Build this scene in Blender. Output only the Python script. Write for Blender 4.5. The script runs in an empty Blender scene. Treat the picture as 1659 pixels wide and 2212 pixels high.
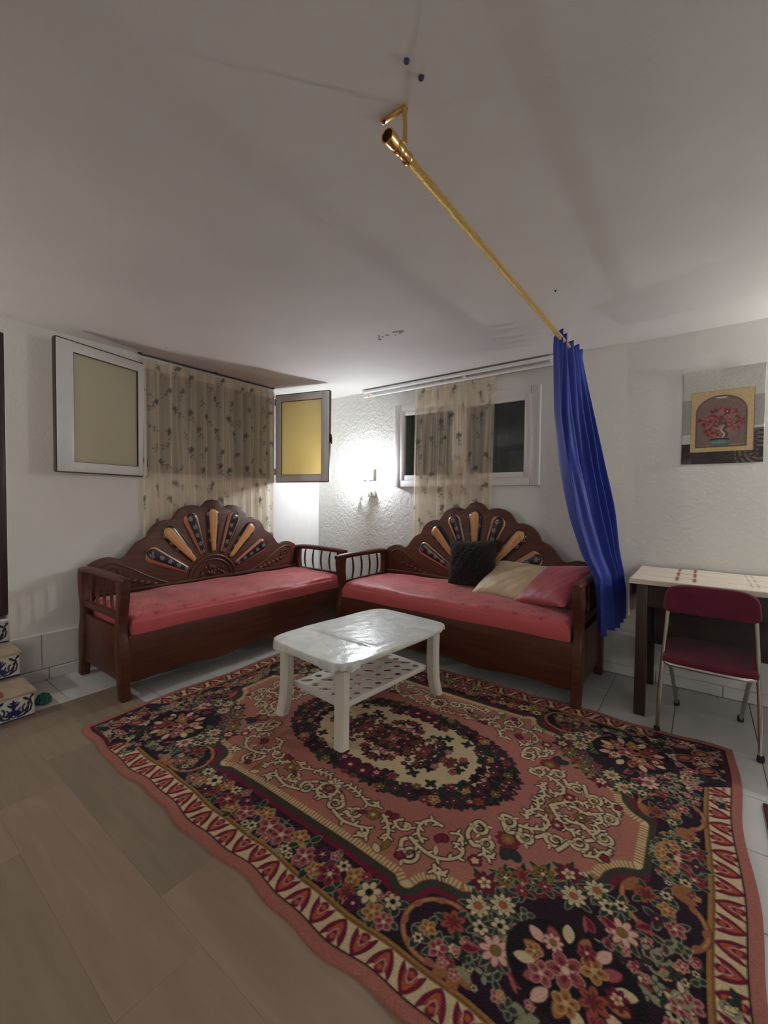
import bpy, bmesh, math, random
import numpy as np
from mathutils import Vector, Matrix, geometry as mgeo

# ---------------------------------------------------------------- camera, world, exposure
SC = bpy.context.scene
COL = SC.collection
PI = math.pi
cam_d = bpy.data.cameras.new('camera'); cam = bpy.data.objects.new('camera', cam_d); COL.objects.link(cam)
YAW, PITCH, ROLL = math.radians(36.95), math.radians(1.73), math.radians(0.57)
_fw = Vector((-math.sin(YAW)*math.cos(PITCH), math.cos(YAW)*math.cos(PITCH), -math.sin(PITCH)))
_r = Vector((math.cos(YAW), math.sin(YAW), 0)); _u = _r.cross(_fw)
_r2 = _r*math.cos(ROLL)+_u*math.sin(ROLL); _u2 = _u*math.cos(ROLL)-_r*math.sin(ROLL)
_m = Matrix((( _r2.x, _u2.x, -_fw.x, 3.90), (_r2.y, _u2.y, -_fw.y, -3.80), (_r2.z, _u2.z, -_fw.z, 1.37), (0,0,0,1)))
cam.matrix_world = _m
cam_d.sensor_fit = 'VERTICAL'; cam_d.sensor_height = 36.0; cam_d.lens = 913.0/2212.0*36.0
cam_d.clip_start = 0.02
SC.camera = cam
W = bpy.data.worlds.new('world'); SC.world = W; W.use_nodes = True
W.node_tree.nodes['Background'].inputs[0].default_value = (0.35, 0.42, 0.6, 1)
W.node_tree.nodes['Background'].inputs[1].default_value = 0.05
SC.view_settings.view_transform = 'Standard'; SC.view_settings.look = 'None'
SC.view_settings.gamma = 1.0; SC.view_settings.use_curve_mapping = False
SC.view_settings.exposure = 0.0
LAMP_CORNER = 1220.0     # bulb of the sconce in view
LAMP_RIGHT = 1700.0       # bulb of its twin further along the back wall, out of the frame
LAMP_LEFT = 980.0        # bulb of the sconce on the left wall, beside the viewer, out of the frame
FILL_FAR = 88.0         # unseen fill globe, added in the far corner behind the viewer to lift the walls

# ---------------------------------------------------------------- helpers
def lin(r, g=None, b=None):
    if g is None: r, g, b = r
    f = lambda c: (c/255)/12.92 if c/255 <= 0.04045 else ((c/255+0.055)/1.055)**2.4
    return (f(r), f(g), f(b))

class NT:
    """small node-tree wrapper"""
    def __init__(s, name):
        s.m = bpy.data.materials.new(name); s.m.use_nodes = True
        s.t = s.m.node_tree; s.t.nodes.clear()
        s.out = s.n('ShaderNodeOutputMaterial')
    def n(s, typ, **kw):
        nd = s.t.nodes.new(typ)
        for k, v in kw.items():
            if k.startswith('_'): setattr(nd, k[1:], v)
            else:
                key = int(k[1:]) if (k[0] == 'i' and k[1:].isdigit()) else k.replace('__', ' ')
                sock = nd.inputs[key]
                if isinstance(v, bpy.types.NodeSocket): s.t.links.new(v, sock)
                elif isinstance(v, tuple) and len(v) == 3 and sock.type == 'RGBA': sock.default_value = (*v, 1)
                else: sock.default_value = v
        return nd
    def link(s, a, b): s.t.links.new(a, b)
    def surf(s, sh): s.t.links.new(sh.outputs[0], s.out.inputs['Surface']); return s.m

def ramp(N, fac, stops):
    r = N.n('ShaderNodeValToRGB', Fac=fac)
    e = r.color_ramp.elements
    while len(e) < len(stops): e.new(0.5)
    for i, (p, c) in enumerate(stops):
        e[i].position = p; e[i].color = (*c, 1)
    return r.outputs[0]

def mat_plain(name, col, rough=0.5, metal=0.0, noise=0.12, scale=8, bump=0.0, bscale=200, spec=0.5, coat=0.0, sheen=0.0):
    N = NT(name); tc = N.n('ShaderNodeTexCoord').outputs['Object']
    nz = N.n('ShaderNodeTexNoise', Vector=tc, Scale=scale, Detail=4.0).outputs[0]
    c = ramp(N, nz, [(0.3, tuple(x*(1-noise) for x in col)), (0.7, tuple(min(1, x*(1+noise)) for x in col))])
    p = N.n('ShaderNodeBsdfPrincipled', Base__Color=c, Roughness=rough, Metallic=metal)
    p.inputs['Specular IOR Level'].default_value = spec
    p.inputs['Coat Weight'].default_value = coat
    p.inputs['Sheen Weight'].default_value = sheen
    if bump:
        b = N.n('ShaderNodeTexNoise', Vector=tc, Scale=bscale, Detail=3.0).outputs[0]
        bn = N.n('ShaderNodeBump', Height=b, Strength=bump, Distance=0.01)
        N.link(bn.outputs[0], p.inputs['Normal'])
    return N.surf(p)

def mat_attr(name, rough=0.9, bump=0.0, bscale=300, spec=0.3, sheen=0.0):
    N = NT(name); tc = N.n('ShaderNodeTexCoord').outputs['Object']
    a = N.n('ShaderNodeAttribute', _attribute_name='Col')
    nz = N.n('ShaderNodeTexNoise', Vector=tc, Scale=bscale, Detail=2.0).outputs[0]
    mul = N.n('ShaderNodeMix', _data_type='RGBA', _blend_type='MULTIPLY')
    mul.inputs[0].default_value = 1.0
    N.link(a.outputs['Color'], mul.inputs[6]); N.link(ramp(N, nz, [(0.25, (0.78,)*3), (0.75, (1.0,)*3)]), mul.inputs[7])
    p = N.n('ShaderNodeBsdfPrincipled', Base__Color=mul.outputs[2], Roughness=rough)
    p.inputs['Specular IOR Level'].default_value = spec; p.inputs['Sheen Weight'].default_value = sheen
    if bump:
        bn = N.n('ShaderNodeBump', Height=nz, Strength=bump, Distance=0.01); N.link(bn.outputs[0], p.inputs['Normal'])
    return N.surf(p)

def mat_wood(name, c0, c1, rough=0.35, scale=(1.2, 14, 14), coat=0.2, spec=0.5):
    N = NT(name); tc = N.n('ShaderNodeTexCoord').outputs['Object']
    mp = N.n('ShaderNodeMapping', Vector=tc); mp.inputs['Scale'].default_value = scale
    nz = N.n('ShaderNodeTexNoise', Vector=mp.outputs[0], Scale=2.2, Detail=6.0, Distortion=0.6).outputs[0]
    c = ramp(N, nz, [(0.3, c0), (0.7, c1)])
    p = N.n('ShaderNodeBsdfPrincipled', Base__Color=c, Roughness=rough)
    p.inputs['Coat Weight'].default_value = coat; p.inputs['Coat Roughness'].default_value = 0.25
    p.inputs['Specular IOR Level'].default_value = spec
    bn = N.n('ShaderNodeBump', Height=nz, Strength=0.08, Distance=0.01); N.link(bn.outputs[0], p.inputs['Normal'])
    return N.surf(p)

def mat_plaster(name, col, rough_amt=0.5, coarse=7.0, stain=0.05, patch=False):
    N = NT(name); tc = N.n('ShaderNodeTexCoord').outputs['Object']
    st = N.n('ShaderNodeTexNoise', Vector=tc, Scale=1.3, Detail=5.0).outputs[0]
    c = ramp(N, st, [(0.3, tuple(x*(1-stain) for x in col)), (0.65, col)])
    p = N.n('ShaderNodeBsdfPrincipled', Base__Color=c, Roughness=0.75)
    p.inputs['Specular IOR Level'].default_value = 0.25
    h1 = N.n('ShaderNodeTexNoise', Vector=tc, Scale=coarse, Detail=3.0, Distortion=0.8).outputs[0]
    h2 = N.n('ShaderNodeTexNoise', Vector=tc, Scale=55.0, Detail=3.0).outputs[0]
    ad = N.n('ShaderNodeMath', _operation='MULTIPLY_ADD', i0=h2, i1=0.25, i2=h1)
    h = ad.outputs[0]
    if patch: # flaking plaster towards the corner, smoother further along the wall
        sp = N.n('ShaderNodeSeparateXYZ', Vector=tc)
        mr = N.n('ShaderNodeMapRange', i0=sp.outputs[0], i1=1.0, i2=1.7, i3=1.0, i4=0.22)
        h = N.n('ShaderNodeMath', _operation='MULTIPLY', i0=h, i1=mr.outputs[0]).outputs[0]
    bn = N.n('ShaderNodeBump', Height=h, Strength=rough_amt, Distance=0.02)
    N.link(bn.outputs[0], p.inputs['Normal'])
    return N.surf(p)

def mat_emit(name, col, s):
    N = NT(name); e = N.n('ShaderNodeEmission', Color=col, Strength=s); return N.surf(e)

class MB:
    """collects geometry for ONE mesh object"""
    def __init__(s): s.v = []; s.f = []
    def add(s, V, F):
        o = len(s.v); s.v += [tuple(p) for p in V]; s.f += [tuple(i+o for i in f) for f in F]; return s
    def bm(s, bm, M=None):
        bm.verts.index_update()
        V = [(M @ v.co) if M else v.co.copy() for v in bm.verts]
        F = [[v.index for v in f.verts] for f in bm.faces]
        bm.free(); return s.add(V, F)
    def box(s, c, d, b=0.0, R=None, seg=2):
        bm = bmesh.new(); bmesh.ops.create_cube(bm, size=1.0)
        for v in bm.verts: v.co = Vector((v.co.x*d[0], v.co.y*d[1], v.co.z*d[2]))
        if b > 0: bmesh.ops.bevel(bm, geom=bm.edges[:], offset=b, segments=seg, affect='EDGES', profile=0.5)
        M = Matrix.Translation(c) @ (R.to_4x4() if R else Matrix.Identity(4))
        return s.bm(bm, M)
    def tube(s, path, r, n=10, caps=True, flat=1.0):
        P = [Vector(p) for p in path]; m = len(P)
        R = r if isinstance(r, (list, tuple)) else [r]*m
        T = [(P[min(i+1, m-1)]-P[max(i-1, 0)]).normalized() for i in range(m)]
        a = Vector((0, 0, 1)) if abs(T[0].z) < 0.9 else Vector((1, 0, 0))
        nx = T[0].cross(a).normalized(); V = []
        for i in range(m):
            nx = (nx - T[i]*nx.dot(T[i])).normalized(); ny = T[i].cross(nx)
            for k in range(n):
                t = 2*PI*k/n; V.append(P[i]+nx*(R[i]*math.cos(t))+ny*(R[i]*flat*math.sin(t)))
        F = [(i*n+k, i*n+(k+1) % n, (i+1)*n+(k+1) % n, (i+1)*n+k) for i in range(m-1) for k in range(n)]
        if caps: F += [tuple(range(n-1, -1, -1)), tuple((m-1)*n+k for k in range(n))]
        return s.add(V, F)
    def lathe(s, prof, n=20, M=None):
        V = []; m = len(prof)
        for r, z in prof:
            for k in range(n):
                t = 2*PI*k/n; p = Vector((r*math.cos(t), r*math.sin(t), z)); V.append(M @ p if M else p)
        F = [(i*n+k, i*n+(k+1) % n, (i+1)*n+(k+1) % n, (i+1)*n+k) for i in range(m-1) for k in range(n)]
        F += [tuple(range(n-1, -1, -1)), tuple((m-1)*n+k for k in range(n))]
        return s.add(V, F)
    def prism(s, poly, depth, M=None, b=0.0, seg=2):
        """outline in local XY, extruded along +Z"""
        bm = bmesh.new(); vs = [bm.verts.new((x, y, 0)) for x, y in poly]
        f = bm.faces.new(vs); bmesh.ops.recalc_face_normals(bm, faces=[f])
        ex = bmesh.ops.extrude_face_region(bm, geom=[f])
        for v in [g for g in ex['geom'] if isinstance(g, bmesh.types.BMVert)]: v.co.z += depth
        bmesh.ops.recalc_face_normals(bm, faces=bm.faces[:])
        if b > 0:
            es = [e for e in bm.edges if abs(e.verts[0].co.z-e.verts[1].co.z) < 1e-6]
            bmesh.ops.bevel(bm, geom=es, offset=b, segments=seg, affect='EDGES', profile=0.5)
        bmesh.ops.triangulate(bm, faces=[f for f in bm.faces if len(f.verts) > 4])
        return s.bm(bm, M)
    def grid(s, fn, nu, nv, wrap=False):
        V = [fn(i/(nu if wrap else nu-1), j/(nv-1)) for j in range(nv) for i in range(nu)]
        F = []
        for j in range(nv-1):
            for i in range(nu if wrap else nu-1):
                k = (i+1) % nu
                F.append((j*nu+i, j*nu+k, (j+1)*nu+k, (j+1)*nu+i))
        return s.add(V, F)
    def ball(s, c, r, n=10, m=6, sc=(1, 1, 1)):
        V = []; F = []
        for j in range(m+1):
            ph = PI*j/m
            for k in range(n):
                t = 2*PI*k/n
                V.append((c[0]+r*sc[0]*math.sin(ph)*math.cos(t), c[1]+r*sc[1]*math.sin(ph)*math.sin(t), c[2]+r*sc[2]*math.cos(ph)))
        for j in range(m):
            for k in range(n): F.append((j*n+k, (j+1)*n+k, (j+1)*n+(k+1) % n, j*n+(k+1) % n))
        return s.add(V, F)
    def mesh(s, name, mat, smooth=40):
        me = bpy.data.meshes.new(name); me.from_pydata(s.v, [], s.f)
        bm = bmesh.new(); bm.from_mesh(me); bmesh.ops.remove_doubles(bm, verts=bm.verts[:], dist=1e-6)
        bmesh.ops.recalc_face_normals(bm, faces=bm.faces[:]); bm.to_mesh(me); bm.free()
        if mat: me.materials.append(mat)
        if smooth:
            me.polygons.foreach_set('use_smooth', [True]*len(me.polygons)); me.set_sharp_from_angle(angle=math.radians(smooth))
        me.update(); return me
    def build(s, name, mat, parent=None, smooth=40, loc=None):
        return put(name, s.mesh(name, mat, smooth), parent, loc)

def put(name, data, parent=None, loc=None):
    o = bpy.data.objects.new(name, data); COL.objects.link(o)
    if parent: o.parent = parent
    if loc is not None: o.location = loc
    return o
def thing(name, label, cat, loc=(0, 0, 0), rz=0.0, group=None, kind=None):
    o = put(name, None, None, loc); o.rotation_euler = (0, 0, rz); o.empty_display_size = 0.1
    return tag(o, label, cat, group, kind)
def tag(o, label=None, cat=None, group=None, kind=None):
    if label: o['label'] = label
    if cat: o['category'] = cat
    if group: o['group'] = group
    if kind: o['kind'] = kind
    return o
def struct(name, label=None, loc=(0, 0, 0), rz=0.0):
    o = put(name, None, None, loc); o.rotation_euler = (0, 0, rz); o['kind'] = 'structure'
    if label: o['label'] = label
    return o
def frameM(o, x, y, z): # matrix whose columns are the given axes, at origin o
    return Matrix(((x[0], y[0], z[0], o[0]), (x[1], y[1], z[1], o[1]), (x[2], y[2], z[2], o[2]), (0, 0, 0, 1)))
def smooth_pts(P, n=8, closed=False):
    """Catmull-Rom through points"""
    P = [np.array(p, float) for p in P]; m = len(P); out = []
    rng = range(m if closed else m-1)
    for i in rng:
        p0 = P[(i-1) % m] if closed or i > 0 else 2*P[0]-P[1]
        p1, p2 = P[i], P[(i+1) % m]
        p3 = P[(i+2) % m] if closed or i+2 < m else 2*P[-1]-P[-2]
        for k in range(n):
            t = k/n
            out.append(0.5*((2*p1)+(-p0+p2)*t+(2*p0-5*p1+4*p2-p3)*t*t+(-p0+3*p1-3*p2+p3)*t**3))
    if not closed: out.append(P[-1])
    return out

# ---------------------------------------------------------------- flat print: a small raster painter, later sampled into point colours
class Canvas:
    def __init__(s, w, h, res, base, x0=0.0, y0=0.0):
        s.res, s.x0, s.y0 = res, x0, y0
        s.nx, s.ny = int(round(w/res))+1, int(round(h/res))+1
        s.a = np.empty((s.ny, s.nx, 3), np.float32); s.a[:] = base
        s.lock = None
    def win(s, x1, y1, x2, y2):
        i1 = max(0, int((x1-s.x0)/s.res)); i2 = min(s.nx, int((x2-s.x0)/s.res)+2)
        j1 = max(0, int((y1-s.y0)/s.res)); j2 = min(s.ny, int((y2-s.y0)/s.res)+2)
        if i2 <= i1 or j2 <= j1: return None
        X, Y = np.meshgrid(s.x0+np.arange(i1, i2)*s.res, s.y0+np.arange(j1, j2)*s.res)
        return s.a[j1:j2, i1:i2], X, Y, (slice(j1, j2), slice(i1, i2))
    def put(s, w, mask, col):
        if s.lock is not None: mask = mask & s.lock[w[3]]
        w[0][mask] = col
    def disc(s, x, y, r, col):
        w = s.win(x-r, y-r, x+r, y+r)
        if w: s.put(w, (w[1]-x)**2+(w[2]-y)**2 < r*r, col)
    def ell(s, x, y, a, b, ang, col):
        R = max(a, b); w = s.win(x-R, y-R, x+R, y+R)
        if not w: return
        c, q = math.cos(ang), math.sin(ang); X = (w[1]-x)*c+(w[2]-y)*q; Y = -(w[1]-x)*q+(w[2]-y)*c
        s.put(w, (X/a)**2+(Y/b)**2 < 1, col)
    def leaf(s, x, y, L, wd, ang, col, out=None, o=0.004, vein=None):
        """pointed leaf from (x,y) along ang"""
        w = s.win(x-L-.02, y-L-.02, x+L+.02, y+L+.02)
        if not w: return
        c, q = math.cos(ang), math.sin(ang); X = (w[1]-x)*c+(w[2]-y)*q; Y = -(w[1]-x)*q+(w[2]-y)*c
        t = X/L
        f = wd*np.clip(4*t*(1-t), 0, 1)**0.8
        if out is not None:
            t2 = (X+o)/(L+2*o); f2 = np.clip(4*t2*(1-t2), 0, 1)**0.7*(wd+o)
            s.put(w, (np.abs(Y) < f2) & (t2 > 0) & (t2 < 1), out)
        s.put(w, (np.abs(Y) < f) & (t > 0) & (t < 1), col)
        if vein is not None: s.put(w, (np.abs(Y) < 0.0022) & (t > 0.08) & (t < 0.85), vein)
    def flower(s, x, y, r, n, rot, out, pet, inn, cen, o=0.005, depth=0.3):
        w = s.win(x-r-o, y-r-o, x+r+o, y+r+o)
        if not w: return
        dx, dy = w[1]-x, w[2]-y; rho = np.hypot(dx, dy); th = np.arctan2(dy, dx)-rot
        k = np.abs(np.cos(n*th/2))
        R = r*(1-depth*(1-k**0.6))
        s.put(w, rho < R+o, out); s.put(w, rho < R, pet)
        s.put(w, (k < 0.16) & (rho < R) & (rho > .35*r), out)
        s.put(w, rho < R*0.62-.001, inn)
        s.put(w, (k < 0.25) & (rho < R*.62) & (rho > .25*r), pet)
        s.put(w, rho < r*0.27, cen)
    def daisy(s, x, y, r, n, rot, pet, cen, out, cr=0.3, o=0.004, tip=None):
        for ps in (0, 1):
            for k in range(n):
                t = rot+2*PI*k/n; a = r*.36+(o if ps == 0 else 0); b = min(.85*PI*.62*r/n, .3*r)+(o if ps == 0 else 0)
                s.ell(x+.63*r*math.cos(t), y+.63*r*math.sin(t), a, b, t, out if ps == 0 else pet)
        if tip is not None:
            for k in range(n):
                t = rot+2*PI*k/n; s.ell(x+.5*r*math.cos(t), y+.5*r*math.sin(t), r*.14, r*.07, t, tip)
        s.disc(x, y, cr*r+o*.7, out); s.disc(x, y, cr*r, cen)
    def stroke(s, P, w0, w1, col):
        P = [np.array(p, float) for p in P]; m = len(P)-1
        for i in range(m):
            a, b = P[i], P[i+1]; wa, wb = w0+(w1-w0)*i/m, w0+(w1-w0)*(i+1)/m; q = max(wa, wb)
            w = s.win(min(a[0], b[0])-q, min(a[1], b[1])-q, max(a[0], b[0])+q, max(a[1], b[1])+q)
            if not w: continue
            d = b-a; L = max(d@d, 1e-12); t = np.clip(((w[1]-a[0])*d[0]+(w[2]-a[1])*d[1])/L, 0, 1)
            dist = np.hypot(w[1]-a[0]-t*d[0], w[2]-a[1]-t*d[1])
            s.put(w, dist < wa+(wb-wa)*t, col)
    def poly(s, P, col):
        P = np.array(P, float); w = s.win(P[:, 0].min(), P[:, 1].min(), P[:, 0].max(), P[:, 1].max())
        if not w: return
        s.put(w, inpoly(w[1], w[2], P), col)
    def sample(s, x, y):
        fx = np.clip((x-s.x0)/s.res, 0, s.nx-1.001); fy = np.clip((y-s.y0)/s.res, 0, s.ny-1.001)
        i, j = fx.astype(int), fy.astype(int); tx, ty = (fx-i)[..., None], (fy-j)[..., None]
        return (s.a[j, i]*(1-tx)+s.a[j, i+1]*tx)*(1-ty)+(s.a[j+1, i]*(1-tx)+s.a[j+1, i+1]*tx)*ty
    def blur(s):
        a = np.pad(s.a, ((1, 1), (1, 1), (0, 0)), 'edge')
        s.a = (a[1:-1, 1:-1]*4+(a[:-2, 1:-1]+a[2:, 1:-1]+a[1:-1, :-2]+a[1:-1, 2:])*2+a[:-2, :-2]+a[2:, 2:]+a[:-2, 2:]+a[2:, :-2])/16
def inpoly(X, Y, P):
    m = np.zeros(X.shape, bool); n = len(P)
    for i in range(n):
        x1, y1 = P[i]; x2, y2 = P[(i+1) % n]
        if y1 == y2: continue
        c = ((y1 > Y) != (y2 > Y)) & (X < (x2-x1)*(Y-y1)/(y2-y1)+x1)
        m ^= c
    return m
def grid_mesh(name, mat, X, Y, Z, col, smooth=True):
    """one height-field-like sheet from numpy arrays (nv,nu) with point colours"""
    nv, nu = X.shape
    co = np.stack([X, Y, Z], -1).reshape(-1, 3).astype(np.float32)
    i, j = np.meshgrid(np.arange(nu-1), np.arange(nv-1)); a = (j*nu+i).ravel()
    q = np.stack([a, a+1, a+nu+1, a+nu], -1).astype(np.int32)
    me = bpy.data.meshes.new(name)
    me.vertices.add(len(co)); me.vertices.foreach_set('co', co.ravel())
    me.loops.add(q.size); me.loops.foreach_set('vertex_index', q.ravel())
    me.polygons.add(len(q)); me.polygons.foreach_set('loop_start', np.arange(0, q.size, 4, dtype=np.int32))
    me.polygons.foreach_set('use_smooth', np.full(len(q), smooth))
    me.update(calc_edges=True)
    if col is not None:
        at = me.color_attributes.new('Col', 'FLOAT_COLOR', 'POINT')
        c4 = np.ones((len(co), 4), np.float32); c4[:, :3] = col.reshape(-1, 3); at.data.foreach_set('color', c4.ravel())
    if mat: me.materials.append(mat)
    return me
# ---------------------------------------------------------------- materials
M_wall = mat_plaster('wall_plaster', (0.79, 0.775, 0.75), 0.18, 5.0)
M_wall_rough = mat_plaster('wall_plaster_rough', (0.79, 0.785, 0.755), 0.42, 22.0, patch=True)
M_ceil = mat_plaster('ceiling_plaster', (0.70, 0.67, 0.65), 0.12, 1.6, 0.10)
M_out = mat_plain('outside_concrete', (0.6, 0.58, 0.54), 0.9, noise=0.2, scale=3)
M_tile = mat_plain('white_floor_tile', (0.62, 0.62, 0.61), 0.28, noise=0.05, scale=3)
M_wtile = mat_plain('wall_tile', (0.74, 0.73, 0.70), 0.35, noise=0.06, scale=5)
M_grout = mat_plain('grout', (0.35, 0.34, 0.33), 0.9)
M_frame = mat_plain('window_frame_white', (0.66, 0.64, 0.63), 0.35, noise=0.04)
M_brownframe = mat_plain('dark_edge_seal', (0.035, 0.022, 0.018), 0.5)
M_wood = mat_wood('dark_carved_wood', (0.060, 0.017, 0.009), (0.105, 0.031, 0.015), 0.42, coat=0.0, spec=0.35)
M_wood_lt = mat_wood('carved_wood_relief', (0.072, 0.024, 0.012), (0.12, 0.041, 0.02), 0.42, coat=0.0, spec=0.4)
M_desk = mat_wood('desk_wood', (0.016, 0.007, 0.005), (0.030, 0.012, 0.008), 0.5)
M_door = mat_wood('door_wood', (0.025, 0.010, 0.010), (0.045, 0.018, 0.014), 0.5)
M_gold = mat_plain('brass', (0.78, 0.52, 0.20), 0.24, 1.0, noise=0.1, scale=40)
M_goldrod = mat_plain('embossed_brass', (0.80, 0.56, 0.20), 0.26, 1.0, noise=0.2, scale=90, bump=1.0, bscale=330)
M_white = mat_plain('white_plastic', (0.66, 0.63, 0.56), 0.4, noise=0.03)
M_whitecord = mat_plain('white_cord', (0.8, 0.8, 0.78), 0.4, noise=0.02)
M_railw = mat_plain('white_rail', (0.75, 0.75, 0.76), 0.3, noise=0.03)
M_dark = mat_plain('dark_metal', (0.03, 0.025, 0.025), 0.45)
M_chrome = mat_plain('chrome', (0.62, 0.60, 0.57), 0.22, 1.0, noise=0.05)
M_rubber = mat_plain('black_rubber', (0.012, 0.012, 0.012), 0.7)
M_maroon = mat_plain('maroon_velvet', (0.115, 0.006, 0.026), 0.9, noise=0.15, scale=20, bump=0.2, bscale=300, sheen=0.08)
M_black = mat_plain('black_fur', (0.010, 0.006, 0.005), 0.95, noise=0.4, scale=60, bump=0.9, bscale=140, sheen=0.1)
M_beige = mat_plain('beige_satin', (0.50, 0.37, 0.22), 0.5, noise=0.12, scale=6, bump=0.12, bscale=30, sheen=0.2)
M_redp = mat_plain('red_satin', (0.36, 0.050, 0.065), 0.5, noise=0.12, scale=6, bump=0.12, bscale=25, sheen=0.2)
M_blue = mat_plain('blue_satin', (0.020, 0.042, 0.27), 0.55, noise=0.15, scale=5, bump=0.08, bscale=60, sheen=0.05, spec=0.3)
M_attr_rug = mat_attr('rug_pile', 0.95, 0.55, 260, 0.15, 0.05)
M_attr = mat_attr('printed_cloth', 0.7, 0.12, 250, 0.3)
M_attr_sat = mat_attr('printed_satin', 0.5, 0.08, 120, 0.4, 0.2)
M_attr_gloss = mat_attr('glossy_print', 0.28, 0.0, 80, 0.5)
M_green = mat_plain('green_plastic', (0.02, 0.10, 0.07), 0.5)
M_pinkcloth = mat_plain('pink_cloth', (0.55, 0.14, 0.12), 0.85)
M_tread = mat_plain('beige_stone', (0.42, 0.34, 0.25), 0.5, noise=0.12, scale=12)
M_bluetrim = mat_plain('blue_glaze', (0.02, 0.03, 0.22), 0.25)
M_mark = mat_plain('dark_plug', (0.03, 0.03, 0.07), 0.7)
M_flake = mat_plain('paint_flake', (0.50, 0.47, 0.45), 0.8, noise=0.3, scale=60)

def m_frosted():
    N = NT('frosted_amber_glass')
    tc = N.n('ShaderNodeTexCoord').outputs['Object']
    nz = N.n('ShaderNodeTexNoise', Vector=tc, Scale=1.5, Detail=2.0).outputs[0]
    d = N.n('ShaderNodeBsdfDiffuse', Color=(0.62, 0.64, 0.53))
    t = N.n('ShaderNodeBsdfTranslucent', Color=ramp(N, nz, [(0.3, (0.86, 0.70, 0.33)), (0.7, (0.92, 0.77, 0.40))]))
    g = N.n('ShaderNodeBsdfGlossy', Color=(0.9, 0.9, 0.9), Roughness=0.25)
    a = N.n('ShaderNodeMixShader', i0=0.45, i1=d.outputs[0], i2=t.outputs[0])
    b = N.n('ShaderNodeMixShader', i0=0.04, i1=a.outputs[0], i2=g.outputs[0])
    return N.surf(b)
M_frost = m_frosted()
def m_glass():
    N = NT('clear_pane')
    t = N.n('ShaderNodeBsdfTransparent', Color=(0.72, 0.75, 0.74)); g = N.n('ShaderNodeBsdfGlossy', Roughness=0.03)
    return N.surf(N.n('ShaderNodeMixShader', i0=0.05, i1=t.outputs[0], i2=g.outputs[0]))
M_glass = m_glass()
def m_sheer():
    N = NT('sheer_print')
    a = N.n('ShaderNodeAttribute', _attribute_name='Col')
    tc = N.n('ShaderNodeTexCoord').outputs['Object']
    d = N.n('ShaderNodeBsdfDiffuse', Color=a.outputs['Color']); t = N.n('ShaderNodeBsdfTranslucent', Color=a.outputs['Color'])
    dt = N.n('ShaderNodeMixShader', i0=0.45, i1=d.outputs[0], i2=t.outputs[0])
    tr = N.n('ShaderNodeBsdfTransparent', Color=(1, 0.97, 0.93))
    op = N.n('ShaderNodeAttribute', _attribute_name='Opa')
    return N.surf(N.n('ShaderNodeMixShader', i0=op.outputs['Fac'], i1=tr.outputs[0], i2=dt.outputs[0]))
M_sheer = m_sheer()
def m_film():
    N = NT('crinkled_clear_film'); tc = N.n('ShaderNodeTexCoord').outputs['Object']
    na = N.n('ShaderNodeTexNoise', Vector=tc, Scale=14.0, Detail=4.0, Distortion=1.5).outputs[0]
    nb = N.n('ShaderNodeTexVoronoi', Vector=tc, Scale=26.0, _feature='DISTANCE_TO_EDGE').outputs[0]
    nc = N.n('ShaderNodeMath', _operation='MINIMUM', i0=nb, i1=0.12).outputs[0]
    n1 = N.n('ShaderNodeMath', _operation='MULTIPLY_ADD', i0=nc, i1=1.1, i2=na).outputs[0]
    c = ramp(N, N.n('ShaderNodeTexNoise', Vector=tc, Scale=7.0, Detail=5.0, Distortion=1.0).outputs[0], [(0.35, (0.56, 0.60, 0.60)), (0.6, (0.74, 0.76, 0.73))])
    p = N.n('ShaderNodeBsdfPrincipled', Base__Color=c, Roughness=0.28)
    p.inputs['Specular IOR Level'].default_value = 0.45
    bn = N.n('ShaderNodeBump', Height=n1, Strength=0.20, Distance=0.01); N.link(bn.outputs[0], p.inputs['Normal'])
    return N.surf(p)
M_film = m_film()
M_reflect = mat_plain('white_enamel', (0.82, 0.82, 0.80), 0.4, noise=0.02)
def m_vinyl(name, c0, c1):
    N = NT(name); tc = N.n('ShaderNodeTexCoord').outputs['Object']
    rn = N.n('ShaderNodeObjectInfo').outputs['Random']
    of = N.n('ShaderNodeVectorMath', _operation='ADD', i0=tc)
    cb = N.n('ShaderNodeCombineXYZ'); sc = N.n('ShaderNodeMath', _operation='MULTIPLY', i0=rn, i1=37.0)
    N.link(sc.outputs[0], cb.inputs[0]); N.link(sc.outputs[0], cb.inputs[1]); N.link(cb.outputs[0], of.inputs[1])
    mp = N.n('ShaderNodeMapping', Vector=of.outputs[0]); mp.inputs['Scale'].default_value = (1.0, 9, 1)
    nz = N.n('ShaderNodeTexNoise', Vector=mp.outputs[0], Scale=2.0, Detail=7.0, Distortion=0.8).outputs[0]
    p = N.n('ShaderNodeBsdfPrincipled', Base__Color=ramp(N, nz, [(0.3, c0), (0.7, c1)]), Roughness=0.5)
    p.inputs['Specular IOR Level'].default_value = 0.35
    bn = N.n('ShaderNodeBump', Height=nz, Strength=0.05, Distance=0.01); N.link(bn.outputs[0], p.inputs['Normal'])
    return N.surf(p)
M_v = [m_vinyl('vinyl_a', (0.235, 0.178, 0.128), (0.29, 0.222, 0.163)), m_vinyl('vinyl_b', (0.222, 0.168, 0.122), (0.272, 0.208, 0.152)),
       m_vinyl('vinyl_c', (0.255, 0.185, 0.136), (0.31, 0.230, 0.170)), m_vinyl('vinyl_d', (0.205, 0.155, 0.112), (0.255, 0.195, 0.142))]

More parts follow.
